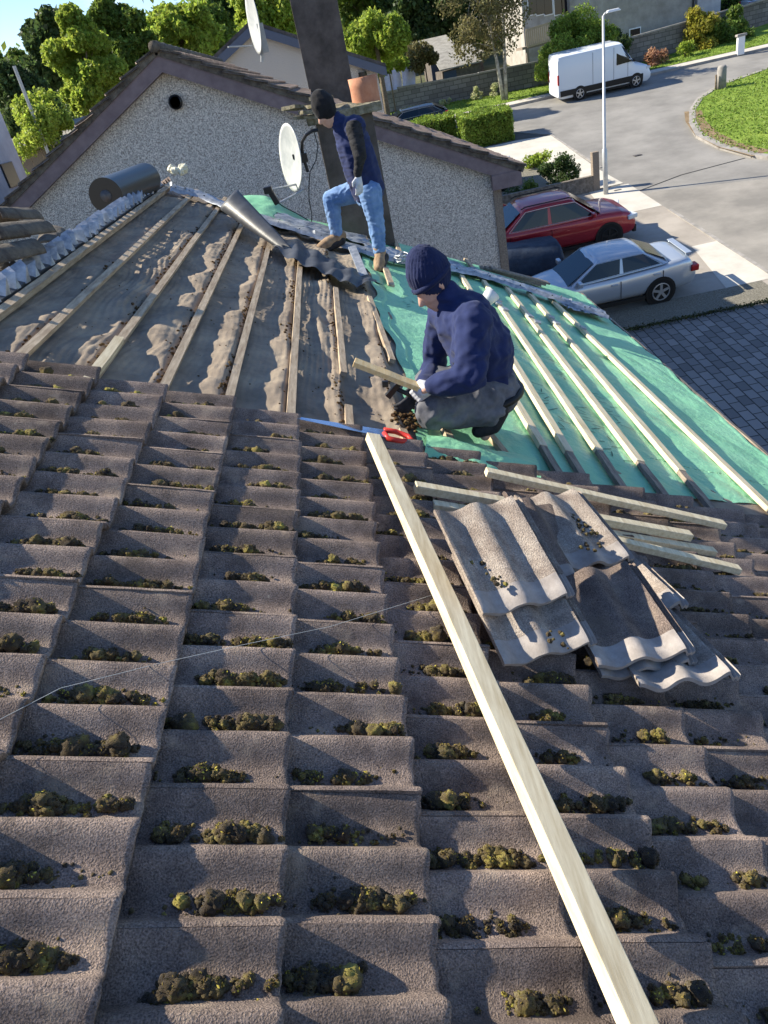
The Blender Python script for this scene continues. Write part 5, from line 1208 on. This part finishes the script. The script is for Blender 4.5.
# van: tall cargo body
v_top=[(-2.9,2.3),(-2.86,2.42),(-2.6,2.45),(.95,2.45),(1.15,2.36),(1.28,1.9),(1.9,1.25),(2.0,1.20),(2.75,1.02),(2.86,.8),(2.9,.6)]
vt=car('long white high-roof panel van parked at the far kerb',(15.35,44.8),0,5.8,2.05,whitep,v_top,1.2,(1.93,1.15,.6,.55),2.44,3.55,.35,.92,'van',.30,van=True,name='parked_van')
bm=bmesh.new(); 
bm.free()
for sd in (-1,1):
    bm=bmesh.new(); bar(bm,(-2.8,sd*1.03,.52),(2.4,sd*1.03,.52),.03,.30); obj('lower_trim',bm,blackp,vt)
vt.scale=(.86,.9,.9)
for sd in (-1,1):
    bm=bmesh.new(); prism(bm,[(1.70,sd*1.0,1.42),(.72,sd*1.035,1.38),(.72,sd*.99,1.98),(1.16,sd*.95,1.98)],(0,sd*.02,0)); obj('cab_window',bm,glass,vt)
    for xx in (.55,-.75):
        bm=bmesh.new(); bar(bm,(xx,sd*1.026,.68),(xx,sd*1.01,2.3),.014,.014); obj('door_seam',bm,seamm,vt)
    for xx in (-.7,-.2,-1.3,-1.8):
        pass
bm=bmesh.new(); prism(bm,[(1.86,-.85,1.33),(1.27,-.8,2.12),(1.27,.8,2.12),(1.86,.85,1.33)],(.02,0,.02)); obj('windscreen',bm,glass,vt)
# hidden dark car with pale alloy, covered vehicle, distant cars
car('black car with silver alloy wheel, mostly hidden behind the neighbouring gable',(5.15,31.6),0,4.3,1.75,darkp,r_top,1.0,(1.05,.35,-1.35,-1.95),1.5,2.6,.33,.88)
tarp=mat('navy_tarp',(.016,.024,.045),(.03,.045,.075),4,rough=.55,bump=.5,bscale=6,bdist=.05)
def cov(a,b_):
    x=3.0+3.1*a; th=math.pi*b_; e=min(1,(a/.06)**.5 if a<.06 else 1)*min(1,((1-a)/.05)**.5 if a>.95 else 1)
    w=.82; hh=1.18-.10*a
    cy=math.cos(th); sz=math.sin(th); k=(abs(cy)**4+abs(sz)**4)**-.25
    return Vector((x,21.6+cy*k*w*(.9+.1*e),gz(x,21.6)+sz*k*hh*e+.03*noise.noise(Vector((a*9,b_*7,0)))))
vs,fs=grid(cov,50,36); o=bulk('covered_trailer',[tuple(v) for v in vs],fs,tarp); tag(o,'low trailer under a dark navy cover between the red and silver cars','trailer')
car('small silver car at the far right top corner beyond the garage',(31.5,57),0,4.0,1.7,silv,r_top,1.0,(1.05,.35,-1.35,-1.95),1.5,2.5,.3,.85)
p=G(424,122); car('dark car with red rear lamps glimpsed beyond the neighbouring roof',(p.x-1.2,44.2),math.pi,4.1,1.7,darkp,r_top,1.0,(1.05,.35,-1.35,-1.95),1.45,2.5,.3,.85)
# ================================================================ HOUSE ACROSS THE STREET
grim=mat('grey_roughcast',(.24,.225,.205),(.38,.36,.335),1.1,rough=.95,bump=.6,bscale=40,bdist=.03,detail=12)
yl=55.0; xa=at(571,30,yl).x; xb=at(694,30,yl).x; bz=gz(xa,yl)
hh_=empty('house',(xa,yl,bz),'large grey roughcast house above the white van','house'); O=-Vector((xa,yl,bz))
def hp(name,bm,m): o=obj(name,bm,m,hh_); o.location=O; return o
bm=bmesh.new(); box(bm,((xa+xb)/2,yl+4,bz+3.5),(xb-xa,8,8)); hp('wall',bm,grim)
bm=bmesh.new(); prism(bm,[(xa-.3,yl-.3,bz+7.52),(xb+.3,yl-.3,bz+7.52),(xb+.3,yl+4,bz+9.8),(xa-.3,yl+4,bz+9.8)],(0,.02,.15)); hp('roof',bm,MT['slate'])
def wpane(px0,py0,px1,py1,y,par,off,frame=True,gm=None):
    a=at(px0,py0,y);b_=at(px1,py1,y); bm=bmesh.new(); cx,cz=(a.x+b_.x)/2,(a.z+b_.z)/2; w,h=abs(b_.x-a.x),abs(a.z-b_.z)
    if w<.3:w=.5
    box(bm,(cx,y,cz),(w+.12,.06,h+.12)); f=obj('window',bm,MT['white'],par); f.location=off
    bm=bmesh.new(); box(bm,(cx,y-.035,cz),(w,.02,h)); g_=obj('pane',bm,gm or glass,f)
wpane(630,30,640,43,yl-.02,hh_,O)
bm=bmesh.new(); p=at(693,20,yl-.1); tube(bm,[(p.x,yl-.1,bz-.5),(p.x,yl-.1,bz+7.4)],.06,8); hp('downpipe',bm,blackp)
bm=bmesh.new(); prism(bm,[(xa-2.9,yl+.6,bz-1.5),(xa-.01,yl+.6,bz-1.5),(xa-.01,yl+.6,bz+7),(xa-2.9,yl+.6,bz+7)],(0,6,0)); hp('side_wing',bm,mat('pale_wing',(.30,.28,.25),(.42,.40,.37),2,rough=.9))
for i,px in enumerate((530,538,546,556,563)):
    wpane(px,-12,px+4,14,yl+.58,hh_,O)
# balcony
bal=empty('balcony',at(530,36,53.2),'timber slatted balcony at the left of the grey house','balcony'); bo_=bal.location.copy()
A_=at(526,30,53.2)-bo_; B_=at(552,22,53.2)-bo_; bm=bmesh.new(); bar(bm,A_,B_,.06,.08); bar(bm,A_-Vector((0,0,.9)),B_-Vector((0,0,.9)),.1,.12); obj('rail',bm,MT['oldwood'],bal)
for i in range(14):
    bm=bmesh.new(); q=A_.lerp(B_,i/13); box(bm,q-Vector((0,0,.45)),(.09,.03,.85)); obj('slat',bm,MT['oldwood'],bal)
bm=bmesh.new(); m0=A_.lerp(B_,.5); box(bm,m0+Vector((0,.8,-1.0)),(2.3,1.6,.14)); obj('deck',bm,MT['darkwood'],bal)
for q in (A_,B_):
    bm=bmesh.new(); box(bm,q+Vector((0,.05,-2.4)),(.14,.14,2.8)); obj('post',bm,MT['darkwood'],bal)
# garage
yg=57.5; xg0=at(697,20,yg).x; xg1=at(720,20,yg).x; bzg=gz(xg0,yg)
ga=empty('garage',(xg0,yg,bzg),'small pale garage with dark fascia right of the grey house','garage')
bm=bmesh.new(); box(bm,((xg1-xg0)/2,2.5,1.3),(xg1-xg0,5,2.7)); obj('wall',bm,ww,ga)
bm=bmesh.new(); prism(bm,[(-.2,-.25,2.66),(xg1-xg0+.2,-.25,2.66),(xg1-xg0+.2,2.6,3.7),(-.2,2.6,3.7)],(0,.02,.12)); obj('roof',bm,MT['slate'],ga)
bm=bmesh.new(); box(bm,((xg1-xg0)/2,-.28,2.55),(xg1-xg0+.4,.05,.22)); obj('fascia',bm,blackp,ga)
poly('road',[(29,55.5),(60,55.5),(60,75),(29,75)],MT['asphalt2'],.04)
hedge('hedge',xg1+.4,xg1+5.5,60,62,3.0,16000,.2,MG,'tall green hedge right of the garage at the top of the photo')
# sheds & laundry
shedm=mat('asbestos_sheet',(.20,.19,.17),(.32,.31,.28),3,rough=.9)
def shed(pts,y,dep,h,label):
    a,b_=at(*pts[0],y),at(*pts[1],y); base=Vector((a.x,y,gz(a.x,y))); t=empty('shed',base,label,'shed','garden sheds behind the block wall')
    zt=(a.z+b_.z)/2-base.z; w=b_.x-a.x
    bm=bmesh.new(); box(bm,(w/2,dep/2,zt/2-.2),(w,dep,zt+.3)); obj('wall',bm,MT['render_dark'],t)
    bm=bmesh.new(); prism(bm,[(-.15,-.2,zt),(w+.15,-.2,zt),(w+.15,dep+.2,zt+h),(-.15,dep+.2,zt+h)],(0,0,.07)); obj('roof',bm,shedm,t)
    bm=bmesh.new(); box(bm,(w*.2,-.03,zt-1.0),(.8,.05,1.8)); obj('door',bm,mat('blue_door',(.05,.07,.12),rough=.6),t)
    return t
shed(((430,56),(456,50)),58,4,1.0,'further grey-roofed shed, upper left of the pair behind the wall')
shed(((442,71),(480,62)),54.5,3,1.1,'nearer pale-sided shed directly behind the block wall')
shed(((455,60),(482,52)),60,3,.4,'dark blue-shadowed shed in the gap left of the birch')
ln=empty('washing_line',at(383,66,54),'washing line with posts behind the block wall','washing line'); lo_=ln.location.copy()
bm=bmesh.new(); pa,pb=at(380,68,54)-lo_,at(418,58,54)-lo_; tube(bm,[pa,pb],.012,5); obj('line',bm,MT['white'],ln)
for q in (pa,pb):
    bm=bmesh.new(); tube(bm,[q+Vector((0,0,.1)),q-Vector((0,0,2.2))],.04,6); obj('post',bm,MT['darkwood'],ln)
cloth=mat('white_laundry',(.62,.60,.74),(.74,.73,.82),6,rough=.9)
for i,(p0_,p1_,hh2,lab) in enumerate((((382,76),(391,72),1.35,'leftmost white sheet on the washing line'),((391,71),(399,68),1.5,'middle white sheet on the washing line'),((401,69),(414,62),1.35,'rightmost white sheet on the washing line'))):
    a,b_=at(*p0_,54),at(*p1_,54); vs,fs=grid(lambda u,v:a.lerp(b_,u)+Vector((.12*math.sin(v*3+i)*v,.07*math.sin(u*6+i+v*2)*(.3+v),-hh2*v)),24,16)
    o=bulk('sheet',[tuple(v-a) for v in vs],fs,cloth); o.location=a; tag(o,lab,'laundry','sheets on the washing line'); sm_=o.modifiers.new('s','SOLIDIFY'); sm_.thickness=.01
# ================================================================ VEGETATION
def tpx_(px,py,y,wpx,hpx,n,leaf,m,label,seed,name='tree',lobes=16,lr=.42,shape=None,tr=.18,bark=MT['bark'],group=None,ry=None):
    c=at(px,py,y); k=c.length/F; return tree(name,c,(wpx*k,(ry or wpx)*k,hpx*k),n,leaf,m,bark,label,'tree',group,lobes,lr,seed,shape,tr)
shr=lambda *a,**k: tpx_(*a,**k)
# left of the gable
tpx_(28,108,30,40,58,36000,.15,DG,'tall dark pointed conifer at the left edge',11,'conifer_tree',60,.34,'cone')
tpx_(86,70,33,27,46,42000,.18,BG,'bright green broad tree right of the dark conifer',12,'broadleaf_tree',44,.27)
tpx_(128,50,36,24,40,36000,.19,MG,'leafy green tree rising behind the gable apex, left side',13,'broadleaf_tree',38,.28)
tpx_(176,36,40,34,26,34000,.2,BG,'bright green tree directly above the gable apex',14,'broadleaf_tree',38,.28)
tpx_(60,52,44,26,34,12000,.30,DG,'darker tree top showing between the conifer and the bright tree',15,'broadleaf_tree',16,.4)
tpx_(226,10,60,22,16,9000,.36,DG,'dark distant tree top left of the white dish',16,'broadleaf_tree',14,.42)
tpx_(270,12,55,34,24,26000,.25,BG,'bright tree between the white dish and the tall chimney',17,'broadleaf_tree',36,.3)
tpx_(205,34,52,26,18,9000,.3,MG,'low mid-green tree behind the neighbouring ridge',18,'broadleaf_tree',14,.42)
tpx_(4,80,48,22,26,9000,.3,MG,'olive tree partly cut off at the left edge',19,'broadleaf_tree',14,.42)
sh(34,128,26,(.75,.6,.8),7000,.10,BG,'clipped bright green bush at the foot of the pale pole',seed=31,name='garden_bush')
sh(55,122,27,(1.0,.8,1.0),5000,.14,YG if False else BG,'loose yellow-green shrub right of the clipped bush',seed=32,name='garden_shrub',lobes=14,lr=.35)
sh(8,188,21.5,(.7,.6,.5),3000,.09,BG,'low green shrub below the pale house end',seed=33,name='garden_shrub')
pp0=at(14,66,25.5); pp1=at(33,116,25.5); bm=bmesh.new(); tube(bm,[pp0,Vector((pp0.x,25.5,gz(pp0.x,25.5)))],.05,8); tag(obj('pole',bm,MT['dish']),'thin pale pole in front of the dark conifer','pole')
jt=empty('garden_shed',(at(24,150,27).x,27,gz(at(24,150,27).x,27)),'low grey shed roof beyond the pale house end','shed'); z_=at(24,150,27).z-jt.location.z
bm=bmesh.new(); box(bm,(0,1.5,z_/2-.1),(3.4,3,z_)); obj('wall',bm,MT['darkwood'],jt); bm=bmesh.new(); prism(bm,[(-1.9,-.2,z_-.05),(1.9,-.2,z_-.05),(1.9,3.2,z_+.5),(-1.9,3.2,z_+.5)],(0,0,.08)); obj('roof',bm,shedm,jt)
# centre/right background
tpx_(375,38,46,30,20,34000,.18,BG,'bright green rounded shrubbery right of the tall chimney',20,'broadleaf_tree',36,.3)
tpx_(365,2,70,44,34,20000,.42,MG,'tall green tree above the tall chimney\'s right side',21,'broadleaf_tree',20,.4)
tpx_(420,10,66,36,38,24000,.38,DG,'dark green tree left of the birch',22,'broadleaf_tree',22,.4)
tpx_(462,4,72,34,40,22000,.42,DG,'very dark tree behind the birch crown',23,'broadleaf_tree',20,.4)
tpx_(388,64,51,18,8,6000,.2,BG,'low bright bush by the washing line',24,'broadleaf_tree',10,.5,tr=.06)
tpx_(424,58,53,14,13,7000,.16,YG if False else DRY,'feathery yellow-green bush left of the sheds',25,'willow_bush',14,.42,tr=.06)
tpx_(505,6,80,40,40,18000,.5,MG,'broad tree on the rise behind the sheds',26,'broadleaf_tree',20,.4)
c=at(577,58,47.6); k=c.length/F; shrub('large_bush',c,(34*k,30*k,38*k),60000,.13,LG,'large rounded green bush behind the white van','bush',None,44,.28,27)
sh(697,40,50.2,(1.0,.8,1.9),8000,.16,YG,'yellow-flowered upright shrub against the wall',seed=41,name='yellow_shrub',lobes=16,lr=.4)
sh(722,38,51.0,(1.9,1.2,1.8),11000,.18,MG,'spreading green shrub right of the yellow one',seed=42,name='wall_shrub',lobes=18,lr=.4)
sh(612,44,49.6,(1.1,.7,1.2),5000,.15,DG,'dark shrub between the lamp post and the van roof',seed=43,name='wall_shrub',lobes=12,lr=.45)
pk=leafmat('pink_leaf',(.28,.14,.09),(.40,.24,.14),.3,.3)
sh(656,60,48.3,(.7,.5,.6),2200,.12,pk,'small pinkish plant in front of the wall',seed=44,name='flowering_plant')
sh(684,54,48.6,(.5,.4,.6),1500,.12,BG,'small pale green plant between the pink plant and the yellow shrub',seed=45,name='flowering_plant')
for i,(px,py,lab) in enumerate(((447,108,'leftmost pale flowering plant at the foot of the wall'),(475,100,'middle pale flowering plant at the foot of the wall'),(492,96,'pale flowering plant nearest the birch'))):
    p=G(px,py); o=shrub('flowering_plant',(p.x,49.8 if i else 50.4,gz(p.x,50)+.4),(.35,.3,.42),900,.10,fol('daffodil%d'%i,(.35,.38,.18),(.55,.55,.35)),lab,'plant','pale plants along the wall',8,.5,50+i)
# birch
bx,by=10.8,47.9; bz_=gz(bx,by); bi=empty('birch_tree',(bx,by,bz_),'thin-leaved birch with two pale stems on the verge','tree'); 
P,L=crown_points((-.6,0,5.2),(2.7,2.2,3.4),9500,40,.26,61,-1); leaves('crown',P,None,.16,DRY,bi); bm=bmesh.new()
for dx,tx in ((0,-.9),(.35,.2)):
    st=[Vector((dx*.4,0,-.1)),Vector((dx*.7+tx*.2,0,2.2)),Vector((dx+tx*.6,.1,4.5)),Vector((dx+tx,.1,7.2))]; tube(bm,st,[.12,.09,.06,.02],8)
    for l in L[::2]:
        l=Vector(l); s0=st[1].lerp(st[3],random.uniform(.1,.9)); tube(bm,[s0,s0.lerp(l,.5)+Vector((0,0,.15)),l],[.03,.02,.008],4)
obj('trunk',bm,MT['birchbark'],bi,True)
# distant belt of woodland closing the horizon
Pn=[];
for i in range(900):
    x=random.uniform(-160,170); y=random.uniform(90,130)+abs(x)*.1; r=random.uniform(2.5,4.5); c=np.array([x,y,gz(x,y)+r*random.uniform(.5,1.1)+ (1.5 if x<-20 else 3)])
    d=rng.normal(size=(70,3)); d/=np.linalg.norm(d,axis=1)[:,None]; Pn.append(c+d*r*rng.uniform(.6,1.1,(70,1)))
o=leaves('woodland',np.concatenate(Pn),None,.9,MG,None); o['kind']='stuff'
# ================================================================ light
w=bpy.data.worlds.new('World'); S.world=w; w.use_nodes=True; nt=w.node_tree; bg=nt.nodes['Background']
sk=nt.nodes.new('ShaderNodeTexSky'); sk.sky_type='NISHITA'; sk.sun_disc=False; sk.sun_elevation=R(37); sk.sun_rotation=math.atan2(-.94,.34); sk.dust_density=.15; sk.ozone_density=2.2; sk.air_density=1.0
bg.inputs[1].default_value=.09
tc=nt.nodes.new('ShaderNodeTexCoord'); mp=nt.nodes.new('ShaderNodeMapping'); mp.inputs['Scale'].default_value=(1.6,1.6,5); nt.links.new(tc.outputs['Generated'],mp.inputs[0])
mp.inputs['Location'].default_value=(.35,.2,.1)
nz=nt.nodes.new('ShaderNodeTexNoise'); nz.inputs['Scale'].default_value=2.6; nz.inputs['Detail'].default_value=9; nz.inputs['Roughness'].default_value=.6; nt.links.new(mp.outputs[0],nz.inputs['Vector'])
cr2=nt.nodes.new('ShaderNodeValToRGB'); cr2.color_ramp.elements[0].position=.55; cr2.color_ramp.elements[1].position=.70; nt.links.new(nz.outputs['Fac'],cr2.inputs[0])
mx=nt.nodes.new('ShaderNodeMix'); mx.data_type='RGBA'; nt.links.new(cr2.outputs[0],mx.inputs[0]); hs=nt.nodes.new('ShaderNodeHueSaturation'); hs.inputs['Saturation'].default_value=1.25; nt.links.new(sk.outputs[0],hs.inputs['Color']); tn=nt.nodes.new('ShaderNodeMix'); tn.data_type='RGBA'; tn.blend_type='MULTIPLY'; tn.inputs[0].default_value=1; tn.inputs[7].default_value=(1.03,.955,1.02,1); nt.links.new(hs.outputs[0],tn.inputs[6]); nt.links.new(tn.outputs[2],mx.inputs[6]); mx.inputs[7].default_value=(7.5,7.8,8.2,1)
nt.links.new(mx.outputs[2],bg.inputs[0])
sl=bpy.data.lights.new('sun','SUN'); sl.energy=5.0; sl.angle=R(.53); sl.color=(1,.91,.74); so=bpy.data.objects.new('sun',sl); C.objects.link(so)
e,a=R(37),R(-20); ld=Vector((math.cos(e)*math.cos(a),math.cos(e)*math.sin(a),-math.sin(e))); so.rotation_euler=ld.to_track_quat('-Z','Y').to_euler(); so.location=-ld*50
vs_=S.view_settings; vs_.view_transform='Standard'; vs_.look='None'; vs_.gamma=1; vs_.use_curve_mapping=False; vs_.exposure=1.15
S.render.engine='CYCLES'; S.cycles.max_bounces=6
